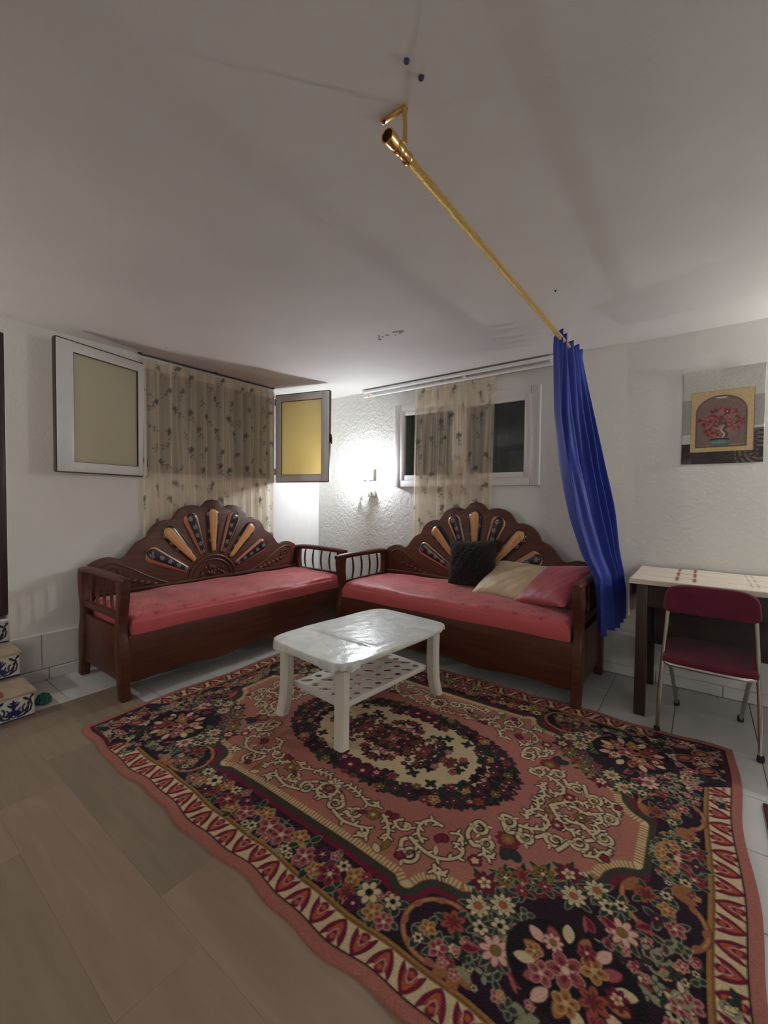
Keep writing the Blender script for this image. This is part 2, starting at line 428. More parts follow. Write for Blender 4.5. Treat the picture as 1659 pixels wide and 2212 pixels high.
# ---------------------------------------------------------------- room shell
H = 2.60; XR, YF = 6.8, -6.6
def rects_box(mb, axis, t0, t1, rects):
    for a0, a1, z0, z1 in rects:
        if axis == 'x': mb.box(((t0+t1)/2, (a0+a1)/2, (z0+z1)/2), (t1-t0, a1-a0, z1-z0))
        else: mb.box(((a0+a1)/2, (t0+t1)/2, (z0+z1)/2), (a1-a0, t1-t0, z1-z0))
# floor with tiles and boards laid on it
floor = tag(MB().box((XR/2, YF/2, -0.055), (XR+0.6, -YF+0.6, 0.1)).build('floor', M_grout, smooth=0), 'floor of white tiles with wood-look boards over the near part', kind='structure')
T = 0.40
tile_me = MB().box((0, 0, -0.003), (T-0.005, T-0.005, 0.006), 0.0015, seg=1).mesh('tile', M_tile, 0)
for i in range(-1, 12):
    for j in range(-8, 1):
        x, y = 0.19+T*(i+0.5), -2.82+T*(j+7-0.5+1)
        if x-T/2 < -0.30 or x > 4.9 or y+T/2 > 0.25 or y < -3.7: continue
        if x > 0.9 and x < 3.9 and y < -2.6: continue
        if x > 1.4 and x < 3.6 and y < -1.5: continue
        put('tile', tile_me, floor, (x, y, 0.0))
VX0, VX1, VY1 = 0.56, 4.25, -2.53
random.seed(4)
rows = []; y = VY1; edges_y = [-2.53, -2.65, -2.89, -3.13, -3.37, -3.61, -3.85, -4.09, -4.33, -4.57]
seam = {2: 2.457, 3: 1.50, 4: 1.86, 5: 2.72, 6: 2.2, 7: 3.0, 8: 2.5, 1: 1.75, 0: 1.2}
shade = {(2, 0): 2, (2, 1): 0, (3, 0): 0, (3, 1): 1, (4, 0): 1, (4, 1): 2}
for k in range(len(edges_y)-1):
    y1, y0 = edges_y[k], edges_y[k+1]; s0 = seam[k]; cuts = [s0+1.22*m for m in range(-3, 4)]
    cuts = [VX0]+[c for c in cuts if VX0+0.03 < c < VX1-0.03]+[VX1]
    for m in range(len(cuts)-1):
        a, b = cuts[m], cuts[m+1]
        MB().box(((0), 0, 0.0015), (b-a-0.0004, y1-y0-0.0004, 0.005), 0.0003, seg=1).build('floor_board', M_v[random.randrange(4)], floor, 0, ((a+b)/2, (y0+y1)/2, 0.0015))
# walls
W1 = (-2.115, -0.705, 1.545, 2.52); DR = (-4.0, -3.02, 0.50, 2.50)
mb = MB(); rects_box(mb, 'x', -0.25, 0.0, [(YF-.25, DR[0], -.1, H), (DR[0], DR[1], DR[3], H), (DR[1], W1[0], -.1, H), (W1[0], W1[1], -.1, W1[2]), (W1[0], W1[1], W1[3], H), (W1[1], 0.25, -.1, H), (DR[0], DR[1], -.1, DR[2]-.012)])
wl = tag(mb.build('wall_left', M_wall, smooth=0), 'white plastered left wall with the open window', kind='structure')
W2 = (1.27, 2.69, 1.565, 2.325)
mb = MB(); rects_box(mb, 'y', 0.0, 0.25, [(0.0, W2[0], -.1, H), (W2[1], XR+.25, -.1, H), (W2[0], W2[1], -.1, W2[2]), (W2[0], W2[1], W2[3], H)])
wb = tag(mb.build('wall_back', M_wall_rough, smooth=0), 'uneven white plastered wall with the closed window', kind='structure')
tag(MB().box((XR+.125, YF/2, H/2), (.25, -YF+.5, H+.2)).build('wall_right', M_wall, smooth=0), kind='structure')
tag(MB().box((XR/2, YF-.125, H/2), (XR, .25, H+.2)).build('wall_front', M_wall, smooth=0), kind='structure')
ceil = tag(MB().box((XR/2-0.1, YF/2, H+.06), (XR+.7, -YF+.5, .12)).build('ceiling', M_ceil, smooth=0), 'low plastered ceiling', kind='structure')
tag(MB().box((-.80, -1.5, 1.6), (.1, 4.4, 3.4)).box((-.50, -1.5, 1.25), (.5, 4.4, .1)).build('wall_outside_left', M_out, smooth=0), kind='structure')
tag(MB().box((2.0, 1.3, 1.6), (4.4, .1, 3.4)).build('wall_outside_back', M_out, smooth=0), kind='structure')
# wall tiles and skirting at the foot of the left wall
bl = struct('baseboard_left', 'band of pale tiles along the foot of the left wall')
ed = [-3.02, -2.84, -2.44, -2.04, -1.64, -1.24, -0.84, -0.44, -0.02]
for a, b in zip(ed[:-1], ed[1:]):
    MB().box((0, 0, 0), (.018, b-a-.004, .26), .003, seg=1).build('wall_tile', M_wtile, bl, 0, (.009, (a+b)/2, .215))
for a in np.arange(-3.0, -0.1, 0.2):
    MB().box((0, 0, 0), (.028, .196, .08), .004, seg=1).build('skirting_tile', M_wtile, bl, 0, (.014, a+.1, .04))
bb = struct('baseboard_back', 'row of pale skirting tiles along the back wall')
for a in np.arange(0.05, 5.0, 0.4):
    MB().box((0, 0, 0), (.396, .02, .08), .004, seg=1).build('skirting_tile', M_wtile, bb, 0, (a+.2, -.01, .04))
pipe = MB().tube([(2.9, -.035, .335), (3.6, -.035, .335), (5.2, -.035, .33)], .022, 12)
tr = struct('trim_1', 'white pipe running low along the back wall'); pipe.build('pipe', M_railw, tr)
for x in (3.35, 4.1, 4.9): MB().box((x, -.02, .335), (.02, .04, .06), .003).build('pipe_clip', M_railw, tr)
# marks on the ceiling
for i, (x, y, r) in enumerate([(3.206, -2.793, .0085), (3.214, -2.729, .009), (3.183, -1.202, .006)]):
    MB().lathe([(r, 0), (r*.9, -.006), (r*.4, -.010)], 10).build('ceiling_plug', M_mark, ceil, 40, (x, y, H))
random.seed(11)
for i in range(16):
    a, L = random.uniform(0, PI), random.uniform(.02, .055); cx, cy = 2.0+random.gauss(0, .06), -1.237+random.gauss(0, .022)
    w = random.uniform(.004, .009); d = Vector((math.cos(a), math.sin(a)*.5, 0)); n = Vector((-d.y, d.x, 0)).normalized()*w
    p = Vector((cx, cy, H))
    MB().add([p-d*L/2-n, p+d*L/2-n*.3, p+d*L/2+n*.4-Vector((0, 0, .008)), p-d*L/2+n-Vector((0, 0, .005)), p-Vector((0, 0, .001))], [(0, 1, 2, 3), (0, 3, 4), (1, 4, 2)]).build('paint_flake', M_flake, ceil, 0)
# door and stairs on the left
d1 = struct('door_1', 'dark wooden door above the stairs')
MB().box((-.09, (DR[0]+DR[1])/2, 1.50), (.045, .92, 1.98), .004).build('door_leaf', M_door, d1)
MB().box((-.055, DR[1]-.022, 1.51), (.09, .036, 1.97), .004).box((-.055, DR[0]+.022, 1.51), (.09, .036, 1.97), .004).box((-.055, (DR[0]+DR[1])/2, DR[3]-.02), (.09, .85, .036), .004).build('door_frame', M_door, d1)
MB().tube([(-.06, -3.88, 1.5), (-.02, -3.88, 1.5), (-.02, -3.78, 1.5)], .009, 8).build('door_handle', M_gold, d1)
TB, TWh, TK = lin(28, 32, 95), lin(214, 210, 200), lin(40, 40, 58)
cv = Canvas(.20, .15, .001, TWh)
def tile_motif(x):
    for k in range(-4, 5):
        cv.leaf(x, .020, .050+.018*(k % 2 == 0), .0065, PI/2+k*.27, TB)
    cv.leaf(x, .045, .085, .010, PI/2, TB); cv.ell(x, .028, .012, .012, 0, TB); cv.ell(x, .028, .005, .005, 0, TWh)
    for s in (-1, 1):
        cv.leaf(x, .075, .045, .007, PI/2+s*.75, TB); cv.leaf(x+s*.008, .095, .035, .006, PI/2+s*.95, TB)
        t = [(x+s*.062+s*.024*(1-q)*math.cos(6.5*q+2), .060+.026*(1-q)*math.sin(6.5*q+2)) for q in np.linspace(0, .85, 26)]
        cv.stroke(t, .0055, .003, TK); cv.stroke([(x+s*.02, .018), (x+s*.05, .022), (x+s*.080, .040), (x+s*.088, .075), (x+s*.075, .105), (x+s*.09, .135)], .0055, .004, TK)
        for q in range(4): cv.leaf(x+s*(.045+.014*q), .024+.022*q, .030, .007, PI/2-s*(.9-.5*q), TK)
        cv.leaf(x+s*.075, .105, .040, .008, PI/2+s*.9, TK); cv.leaf(x+s*.08, .115, .030, .007, PI/2-s*.7, TK); cv.ell(x+s*.062, .060, .006, .006, 0, TK)
    cv.a[:11, :] = TB
tile_motif(.10); cv.blur()
st = thing('stairs', 'three small stairs with blue and white painted tile risers by the left wall', 'stairs', (0, 0, 0))
xs = [.59, .27, -.03]; zs = [0.0, .165, .335, .50]
rx = np.linspace(0, .20, 100); rz = np.linspace(0, .15, 52); RX, RZ = np.meshgrid(rx, rz)
riser_me = grid_mesh('riser_tile', M_attr_gloss, np.zeros_like(RX)+.006, RX-.10, RZ, cv.sample(RX, RZ))
for i in range(2):
    stp = MB().box((xs[i]/2+.001, -3.51, (zs[i]+zs[i+1]-.02)/2), (xs[i]-.004, .97, zs[i+1]-zs[i]-.022)).build('step', M_wtile, st, 0)
    MB().box(((xs[i]+.024+(xs[i+1] if i == 0 else .015))/2, -3.51, zs[i+1]-.01), (xs[i]+.024-(xs[i+1] if i == 0 else .015), .99, .02), .005).build('tread', M_tread, stp)
    for k in range(4): put('riser_tile', riser_me, stp, (xs[i], -3.125-.202*k, zs[i]+.002))
for k in range(4): put('riser_tile', riser_me, st, (.003, -3.125-.202*k, zs[2]+.002))
# ---------------------------------------------------------------- windows
def leaf_parts(parent, w, h, glassmat, stile=.075, meet=.115, rail=.075, t=.045, seal=True):
    """a casement hinged at local x=0, face in local XZ"""
    f = MB()
    f.box((stile/2, 0, h/2), (stile, t, h), .006).box((w-meet/2, 0, h/2), (meet, t, h), .006)
    f.box(((stile+w-meet)/2, 0, rail/2), (w-stile-meet+.004, t, rail), .006).box(((stile+w-meet)/2, 0, h-rail/2), (w-stile-meet+.004, t, rail), .006)
    c = f.build('casement', M_frame, parent)
    MB().box(((stile+w-meet)/2, 0, h/2), (w-stile-meet+.01, .006, h-2*rail+.01)).build('pane', glassmat, c, 0)
    if seal:
        g = MB(); x0, x1, z0, z1 = stile, w-meet, rail, h-rail
        for s in (-1, 1):
            y = s*.010
            g.box((x0, y, h/2), (.006, .012, z1-z0)).box((x1, y, h/2), (.006, .012, z1-z0)).box(((x0+x1)/2, y, z0), (x1-x0, .012, .006)).box(((x0+x1)/2, y, z1), (x1-x0, .012, .006))
        g.build('glazing_seal', M_brownframe, c, 0)
        e = MB().box((w/2, 0, -.004), (w, t*.7, .008)).box((w/2, 0, h+.004), (w, t*.7, .008)).box((w+.003, 0, h/2), (.008, t*.7, h))
        e.build('edge_seal', M_brownframe, c, 0)
    return c
w1 = struct('window_1', 'double casement window in the left wall, both frosted leaves swung into the room')
fr = MB()
y0, y1, z0, z1 = W1
for a in (y0+.02, y1-.02): fr.box((-.06, a, (z0+z1)/2), (.08, .04, z1-z0-.002), .004)
for z in (z0+.02, z1-.02): fr.box((-.06, (y0+y1)/2, z), (.08, y1-y0-.08, .04), .004)
fr.build('window_frame', M_frame, w1)
hL = leaf_parts(w1, .70, .955, M_frost); hL.location = (.022, -2.105, 1.55)
d = Vector((.185, -2.79, 0))-Vector((.022, -2.105, 0)); hL.rotation_euler = (0, 0, math.atan2(d.y, d.x))
hR = leaf_parts(w1, .69, .965, M_frost, meet=.09); hR.location = (.03, -.695, 1.555)
d = Vector((.678, -.526, 0))-Vector((.03, -.695, 0)); hR.rotation_euler = (0, 0, math.atan2(d.y, d.x))
for nm, o, sgn in (('handle', hR, -1),):
    MB().box((.698, 0, .46), (.014, .03, .10), .004).tube([(.705, 0, .50), (.712, 0, .46), (.712, 0, .40)], .007, 8).build(nm, M_brownframe, o)
for o in (hL, hR):
    for z in (.08, .86): MB().tube([(-.012, 0, z), (-.012, 0, z+.07)], .010, 10).build('hinge', M_brownframe, o)
w2 = struct('window_2', 'closed double casement window with dark panes in the back wall')
x0, x1, z0, z1 = 1.205, 2.755, 1.505, 2.385
fr = MB()
for a in (x0+.04, x1-.04): fr.box((a, -.012, (z0+z1)/2), (.08, .05, z1-z0), .006)
for z in (z0+.04, z1-.04): fr.box(((x0+x1)/2, -.012, z), (x1-x0-.16, .05, .08), .006)
fr.build('architrave', M_frame, w2)
ix0, ix1, iz0, iz1 = W2[0]+.01, W2[1]-.01, W2[2]+.008, W2[3]-.008
lw = (ix1-ix0)/2
cA = leaf_parts(w2, lw-.002, iz1-iz0, M_glass, stile=.06, meet=.075, rail=.055, t=.05, seal=False); cA.location = (ix0, -.016, iz0)
cB = leaf_parts(w2, lw-.002, iz1-iz0, M_glass, stile=.06, meet=.075, rail=.055, t=.05, seal=False); cB.location = (ix1, -.016, iz0); cB.rotation_euler = (0, 0, PI)
for o in (cA, cB):
    for z in (.10, .58): MB().tube([(-.012, 0 if o is cA else 0, z), (-.012, 0, z+.09)], .011, 10).build('hinge', M_frame, o)
scr = MB()
for k in range(0, 86): scr.box((ix0+.02+k*.0162, .16, (iz0+iz1)/2), (.0016, .0016, iz1-iz0))
for k in range(0, 46): scr.box(((ix0+ix1)/2, .16, iz0+.01+k*.0162), (ix1-ix0, .0016, .0016))
sc_ = scr.build('insect_screen', M_dark, w2, 0); sc_['kind'] = 'stuff'
# ---------------------------------------------------------------- rug: pattern of one quarter, mirrored
PK, PK2 = lin(168, 107, 96), lin(172, 112, 94)
CR, NV, BK = lin(208, 188, 150), lin(38, 18, 36), lin(24, 16, 22)
WN, GR, GD = lin(108, 22, 48), lin(58, 58, 48), lin(158, 114, 64)
RS, RD, WP = lin(158, 84, 86), lin(120, 32, 48), lin(214, 172, 154)
OL, LF, RU, SG = lin(128, 106, 44), lin(40, 52, 46), lin(172, 86, 56), lin(140, 140, 112)
A_, B_ = 1.55, 1.05
rg = Canvas(A_, B_, .0015, NV)
GX, GY = np.meshgrid(np.arange(rg.nx)*rg.res, np.arange(rg.ny)*rg.res)
# field outline (inner side of the beaded line)
half = [(-.05, .664), (.30, .664), (.515, .672), (.554, .697)]
arc1 = smooth_pts([(.554, .697), (.572, .650), (.610, .612), (.665, .592), (.719, .588)], 6)
diag = smooth_pts([(.719, .588), (.775, .545), (.835, .475), (.93, .385), (1.01, .315), (1.071, .263)], 4)
arc2 = smooth_pts([(1.071, .263), (1.085, .215), (1.115, .172), (1.150, .142), (1.192, .122)], 6)
fld = half[:-1]+[tuple(p) for p in arc1[:-1]]+[tuple(p) for p in diag[:-1]]+[tuple(p) for p in arc2]+[(1.192, -.05)]
line = np.array(fld)
dist = np.full(GX.shape, 9.0); par = np.zeros(GX.shape); acc = 0.0
for i in range(len(line)-1):
    a, b = line[i], line[i+1]; dv = b-a; L = math.hypot(*dv)
    t = np.clip(((GX-a[0])*dv[0]+(GY-a[1])*dv[1])/(L*L), 0, 1)
    dd = np.hypot(GX-a[0]-t*dv[0], GY-a[1]-t*dv[1]); m = dd < dist
    dist[m] = dd[m]; par[m] = acc+t[m]*L; acc += L
inside = inpoly(GX, GY, np.array(fld+[(-.05, -.05)]))
bead = (np.mod(par, .016) < .009)
rg.a[(~inside) & (dist < .086)] = WN; rg.a[(~inside) & (dist < .062)] = GR
rg.a[(~inside) & (dist < .033)] = GD
rg.a[(~inside) & (dist < .030) & bead] = CR
rg.a[inside] = PK
rg.a[inside & (dist < .05)] = PK2
rnd = random.Random(5)
def bloom(x, y, r, n, out, pet, inn, cen, o=.0028):
    """layered flower: every petal outlined, with a darker throat"""
    rot = rnd.uniform(0, 6.28); tg = min(.46*r, .95*PI*.56*r/n)
    for k in range(n):
        t = rot+2*PI*k/n; px_, py_ = x+.56*r*math.cos(t), y+.56*r*math.sin(t)
        rg.ell(px_, py_, .46*r+o, tg+o, t, out); rg.ell(px_, py_, .46*r, tg, t, pet)
        rg.ell(x+.40*r*math.cos(t), y+.40*r*math.sin(t), .30*r, tg*.42, t, inn)
    rg.disc(x, y, .26*r, out); rg.disc(x, y, .19*r, cen)
    if r > .03:
        for k in range(n):
            t = rot+PI/n+2*PI*k/n; rg.disc(x+.36*r*math.cos(t), y+.36*r*math.sin(t), .05*r, cen)
PO, PP, PI_ = lin(196, 148, 134), lin(148, 74, 78), lin(112, 36, 52)
KIND = {
 'wine': lambda x, y, r: (bloom(x, y, r, 8, lin(70, 14, 36), WN, lin(96, 16, 44), CR), rg.daisy(x, y, r*.55, 5, .3, CR, RU, WN, .25, .002)),
 'rose': lambda x, y, r: bloom(x, y, r, 5, PO, PP, PI_, CR),
 'red': lambda x, y, r: bloom(x, y, r, 6, PP, RD, lin(84, 18, 36), CR),
 'gold': lambda x, y, r: bloom(x, y, r, 5, lin(196, 158, 112), lin(160, 112, 64), lin(126, 70, 44), lin(200, 168, 116)),
 'olive': lambda x, y, r: bloom(x, y, r, 6, lin(52, 46, 28), OL, lin(84, 68, 34), CR),
 'rust': lambda x, y, r: bloom(x, y, r, 6, lin(70, 30, 28), lin(150, 80, 58), lin(112, 44, 44), RD),
 'white': lambda x, y, r: rg.daisy(x, y, r, 6, rnd.uniform(0, 1), CR, BK, BK, .28, .003),
 'whited': lambda x, y, r: rg.daisy(x, y, r, 9, rnd.uniform(0, 1), CR, RU, BK, .3, .003, SG),
 'pinkd': lambda x, y, r: rg.daisy(x, y, r, 8, rnd.uniform(0, 1), WP, OL, WN, .33, .003),
 'dark': lambda x, y, r: rg.daisy(x, y, r, 8, rnd.uniform(0, 1), BK, WP, RS, .22, .0015),
 'plum': lambda x, y, r: bloom(x, y, r, 5, lin(46, 16, 36), lin(86, 26, 56), lin(60, 16, 42), WP),
}
def scatter(n, x0, x1, y0, y1, r0=.010, r1=.019, ks=('rose', 'gold', 'red', 'white', 'rose', 'plum'), lf=.45):
    for k in range(n):
        x, y = rnd.uniform(x0, x1), rnd.uniform(y0, y1)
        if rnd.random() < lf: leafs(x, y, rnd.choice([2, 3, 4]), rnd.uniform(.020, .034), .008, rnd.choice([LF, GR, SG]), rnd.choice([SG, BK, SG]))
        else: KIND[rnd.choice(ks)](x, y, rnd.uniform(r0, r1))
def leafs(x, y, n, L, W_, col, out, a0=None):
    a0 = rnd.uniform(0, 6.28) if a0 is None else a0
    for k in range(n): rg.leaf(x, y, L, W_, a0+k*2*PI/n, col, out, .003, None)
# outer bands (interrupted at the corners by the bouquet ground)
def band(mask_u, mask_v):
    pass
corner = (GX > 1.10+(GY-.91)*.9) & (GY > .57+(GX-1.41)*.75)
bu = (~corner)
rg.a[(GX > 1.250) & (GX <= 1.412) | (GY > .765) & (GY <= .905)] = NV
rg.a[((GX > 1.412) | (GY > .905)) & bu] = GD
rg.a[((GX > 1.424) | (GY > .914)) & bu] = lin(120, 84, 40)
rg.a[((GX > 1.432) | (GY > .924)) & bu] = CR
rg.a[(GX > 1.507) | (GY > 1.005)] = BK
rg.a[(GX > 1.512) | (GY > 1.010)] = PK
rg.a[(GX > 1.400) & (GX < 1.409) & bu & (GY < .9) | (GY > .896) & (GY < .903) & bu & (GX < 1.4)] = BK
# tulips in the cream band
def tulip(cx, cy, ang, s=1.0):
    c, q = math.cos(ang), math.sin(ang)
    def T_(x, y): return (cx+s*(x*c-y*q), cy+s*(x*q+y*c))
    def pt(P): return [T_(*p) for p in P]
    V = [(-.040, .042), (-.037, .008), (-.022, -.022), (0, -.042), (.022, -.022), (.037, .008), (.040, .042), (.017, .020), (0, .002), (-.017, .020)]
    rg.poly([tuple(p) for p in smooth_pts(pt(V), 4, True)], WN)
    V2 = [(-.024, .022), (-.013, -.012), (0, -.028), (.013, -.012), (.024, .022), (.008, -.002), (0, -.012), (-.008, -.002)]
    rg.poly([tuple(p) for p in smooth_pts(pt(V2), 4, True)], RU)
    x, y = T_(0, .022); rg.ell(x, y, .019*s, .019*s, 0, WN); rg.ell(x, y, .009*s, .009*s, 0, RU); rg.stroke([T_(-.018, .034), T_(-.010, .006), T_(0, -.006), T_(.010, .006), T_(.018, .034)], .0022, .0022, PO)
for k in range(14):
    u = .043+k*.086
    if u < 1.17: tulip(u, .966, 0 if k % 2 else PI, .98)
    if u < .63: tulip(1.470, u, -PI/2 if k % 2 else PI/2, .95)
scatter(70, 0, .60, .775, .888); scatter(30, 1.26, 1.395, 0, .16)
# navy border flowers, long side (v about .83) and short side (u about 1.33)
for x, y, n_, L in [(.0, .79, 3, .05), (.10, .86, 3, .05), (.155, .79, 3, .05), (.235, .875, 4, .05), (.30, .79, 3, .05), (.375, .87, 4, .05), (.45, .80, 3, .05), (.53, .87, 4, .045), (.58, .80, 3, .04)]:
    leafs(x, y, n_, L, .013, LF, SG)
for k, x, y, r in [('rose', .035, .835, .052), ('gold', .105, .795, .036), ('white', .10, .875, .024), ('white', .135, .885, .018), ('rose', .185, .845, .042), ('plum', .235, .80, .036),
                   ('gold', .255, .865, .03), ('red', .315, .845, .048), ('white', .335, .79, .026), ('gold', .395, .80, .034), ('rust', .41, .86, .034), ('plum', .455, .875, .03), ('white', .475, .815, .042),
                   ('gold', .525, .86, .032), ('white', .56, .795, .030), ('rose', .575, .87, .030), ('rose', .0, .885, .022), ('red', .43, .775, .018), ('rose', .28, .775, .02)]:
    KIND[k](x, y, r)
for k, x, y, r in [('rose', 1.325, 0.0, .066), ('gold', 1.30, .065, .03), ('red', 1.375, .075, .034), ('plum', 1.38, .0, .026), ('gold', 1.275, .02, .024), ('white', 1.35, .11, .02)]:
    leafs(x, y, 4, r+.02, .012, LF, SG); KIND[k](x, y, r)
# cartouches
def cartouche(cx, cy, rx_, ry_, rot, t0, t1):
    c, q = math.cos(rot), math.sin(rot)
    P = []
    for t in np.linspace(t0, t1, 46):
        x, y = rx_*math.cos(t), ry_*math.sin(t); P.append((cx+x*c-y*q, cy+x*q+y*c))
    rg.stroke(P, .011, .011, BK); rg.stroke(P, .0085, .0085, lin(150, 100, 64)); rg.stroke(P, .0025, .0025, lin(186, 136, 90))
    for k in range(4, 44, 6): rg.leaf(P[k][0], P[k][1], .034, .008, t0+(t1-t0)*k/45+rot+1.9, lin(150, 100, 64), RS, .002)
    return P
P = cartouche(.735, .785, .118, .105, -.35, 1.1, 6.5)
for e, a in ((P[0], 2.2), (P[0], 1.2), (P[-1], -.3), (P[0], .3)): rg.leaf(e[0], e[1], .07, .016, a, lin(150, 104, 56), RS, .003)
for k, x, y, r in [('rust', .755, .735, .040), ('gold', .70, .80, .026), ('rose', .755, .835, .030), ('white', .69, .845, .018), ('plum', .80, .79, .022)]: leafs(x, y, 3, r+.022, .011, LF, SG); KIND[k](x, y, r)
P = cartouche(1.295, .285, .125, .108, .55, -1.9, 3.4)
for e, a in ((P[0], .2), (P[-1], 1.9), (P[-1], 1.2), (P[0], -.8)): rg.leaf(e[0], e[1], .07, .016, a, lin(150, 104, 56), RS, .003)
for k, x, y, r in [('rust', 1.245, .245, .040), ('gold', 1.305, .27, .026), ('rose', 1.33, .33, .03), ('white', 1.30, .21, .02), ('plum', 1.28, .325, .022)]: leafs(x, y, 3, r+.022, .011, LF, SG); KIND[k](x, y, r)
scatter(40, .78, 1.04, .76, .885); scatter(34, 1.25, 1.395, .38, .60)
scatter(30, .88, 1.06, .60, .78, .010, .016); scatter(24, 1.14, 1.28, .44, .62, .010, .016)
# wreath across the cut corner
for k, x, y, r in [('olive', .831, .474, .040), ('rust', .880, .428, .036), ('olive', .934, .378, .040), ('wine', .779, .540, .045), ('wine', 1.010, .322, .045),
                   ('red', .895, .49, .022), ('red', .955, .425, .022), ('whited', .796, .634, .042), ('whited', .862, .580, .042), ('whited', 1.044, .402, .042), ('whited', 1.105, .332, .042),
                   ('white', .832, .697, .026), ('white', .880, .655, .028), ('pinkd', .897, .735, .048), ('white', 1.145, .375, .028), ('white', 1.18, .345, .022), ('pinkd', 1.195, .443, .048)]:
    leafs(x, y, 5, r+.024, .010, LF, SG); KIND[k](x, y, r)
for x, y, a in [(.93, .69, .9), (.95, .77, .3), (.855, .76, 2.6), (1.13, .43, .2), (1.23, .40, -.7), (1.16, .49, 1.4), (.91, .63, .4), (1.09, .46, .8)]:
    rg.leaf(x, y, .05, .012, a, WN, RS, .003); rg.leaf(x, y, .055, .006, a+.5, RS, None)
# corner bouquet
bx, by = 1.10, .665
scatter(46, .93, 1.27, .52, .80, .010, .018)
for q in np.linspace(0, 2*PI, 60): rg.disc(bx+.155*math.cos(q), by+.115*math.sin(q), .035, BK)
rg.ell(bx, by, .16, .12, 0, BK)
for k in range(16):
    a = 2*PI*k/16+.1; rr = .135+.03*(k % 2)
    rg.leaf(bx+rr*.62*math.cos(a), by+rr*.55*math.sin(a), .062, .017, a, [GD, WP, RS, CR][k % 4], [WN, BK][k % 2], .003)
for k, x, y, r in [('rose', bx-.02, by+.0, .052), ('rust', bx+.06, by+.035, .04), ('gold', bx+.045, by-.05, .036), ('rose', bx-.075, by+.05, .034), ('gold', bx+.0, by+.085, .034), ('pinkd', bx-.07, by-.06, .030), ('wine', bx+.11, by-.01, .03), ('gold', bx-.11, by+.0, .024), ('red', bx+.02, by-.09, .026), ('red', bx+.085, by+.095, .03)]:
    KIND[k](x, y, r)
# dense outer corner: small sage, cream and rose sprigs
rg.lock = (((GX > 1.02) & (GY > .77)) | ((GX > 1.25) & (GY > .43))) & (GX < 1.49) & (GY < .99) & (((GX-bx)/.2)**2+((GY-by)/.16)**2 > 1)
for k in range(120):
    x, y = rnd.uniform(1.0, 1.5), rnd.uniform(.42, 1.0)
    j = rnd.random()
    if j < .45: leafs(x, y, rnd.choice([3, 4, 5]), rnd.uniform(.025, .042), .008, rnd.choice([SG, LF, CR, SG]), BK)
    elif j < .62: KIND['white'](x, y, rnd.uniform(.014, .024))
    elif j < .80: KIND['rose'](x, y, rnd.uniform(.016, .03))
    elif j < .9: KIND['gold'](x, y, rnd.uniform(.014, .026))
    else:
        P = [(x+.03*(1-q)*math.cos(7*q), y+.03*(1-q)*math.sin(7*q)) for q in np.linspace(0, .85, 16)]; rg.stroke(P, .005, .003, SG)
for x, y in [(1.40, .89), (1.33, .80), (1.42, .73)]:
    rg.ell(x, y, .05, .034, .7, RS); rg.ell(x, y, .040, .024, .7, NV); rg.ell(x, y, .030, .016, .7, GD)
rg.lock = None
rg.a[((GX > 1.488) & (GX < 1.507) & (GY < 1.005) | (GY > .988) & (GY < 1.005) & (GX < 1.507)) & corner] = lin(84, 18, 46)
# scrolls in the field
def scroll(P, w0=.009, w1=.006, hooks=0, n=7):
    hooks = hooks*2+1 if n > 4 else 0; w0 *= .8; w1 *= .85
    Q = smooth_pts(P, n); rg.stroke(Q, w0+.0055, w1+.0055, BK)
    hk = []
    for h in range(hooks):
        i = int(len(Q)*(h+.7)/(hooks+.6)); i = min(max(i, 1), len(Q)-2); d = Q[i+1]-Q[i-1]; a = math.atan2(d[1], d[0])+(1.0 if h % 2 else -1.0)
        hk.append((Q[i][0], Q[i][1], a))
    for x, y, a in hk: rg.leaf(x, y, .034, .008, a, BK, BK, .0035)
    rg.stroke(Q, w0, w1, CR)
    for x, y, a in hk: rg.leaf(x, y, .032, .0055, a, CR, None)
def spiral(x, y, r, a0, d=1, turns=1.5, lead=()):
    P = list(lead)
    for t in np.linspace(0, 1, 14):
        a = a0+d*t*turns*2*PI; q = r*(1-.8*t); P.append((x+q*math.cos(a), y+q*math.sin(a)))
    scroll(P, .0105, .006, 0, 3)
    for t in (.15, .4, .62):
        a = a0+d*t*turns*2*PI; q = r*(1-.8*t); rg.leaf(x+q*math.cos(a), y+q*math.sin(a), .030, .0065, a+d*.6, CR, BK, .003)
    rg.leaf(P[-1][0], P[-1][1], .02, .007, a0, OL, BK, .002)
spiral(.088, .575, .038, -.5, 1, 1.4, [(.02, .50), (.07, .515)])
scroll([(.0, .455), (.03, .49), (.045, .535), (.03, .57), (.0, .585)], .01, .007, 3)
for k in range(-2, 3): rg.leaf(.0, .50, .06, .012, -PI/2+k*.5, CR, BK, .004)
rg.flower(.0, .52, .026, 6, 0, BK, RD, RS, OL, .003)
spiral(.193, .560, .036, 2.6, -1, 1.4, [(.13, .615), (.155, .60)])
scroll([(.11, .61), (.18, .628), (.25, .615), (.29, .60), (.31, .625), (.30, .645), (.275, .64)], .009, .006, 4)
scroll([(.16, .47), (.10, .455), (.05, .45)], .008, .005, 3); scroll([(.16, .47), (.21, .49), (.25, .475), (.235, .45)], .008, .005, 2)
rg.flower(.265, .525, .030, 6, 0, BK, OL, OL, CR, .004); rg.leaf(.235, .53, .04, .012, 2.6, RD, BK, .003)
scroll([(.30, .50), (.345, .53), (.38, .575), (.385, .61)], .009, .006, 4)
scroll([(.38, .47), (.36, .50), (.40, .52), (.43, .50), (.42, .475), (.40, .48)], .008, .005, 2)
rg.leaf(.335, .50, .045, .016, -1.2, RD, BK, .004); rg.leaf(.36, .64, .05, .014, .6, CR, BK, .004); rg.leaf(.40, .59, .06, .012, 1.5, OL, BK, .003)
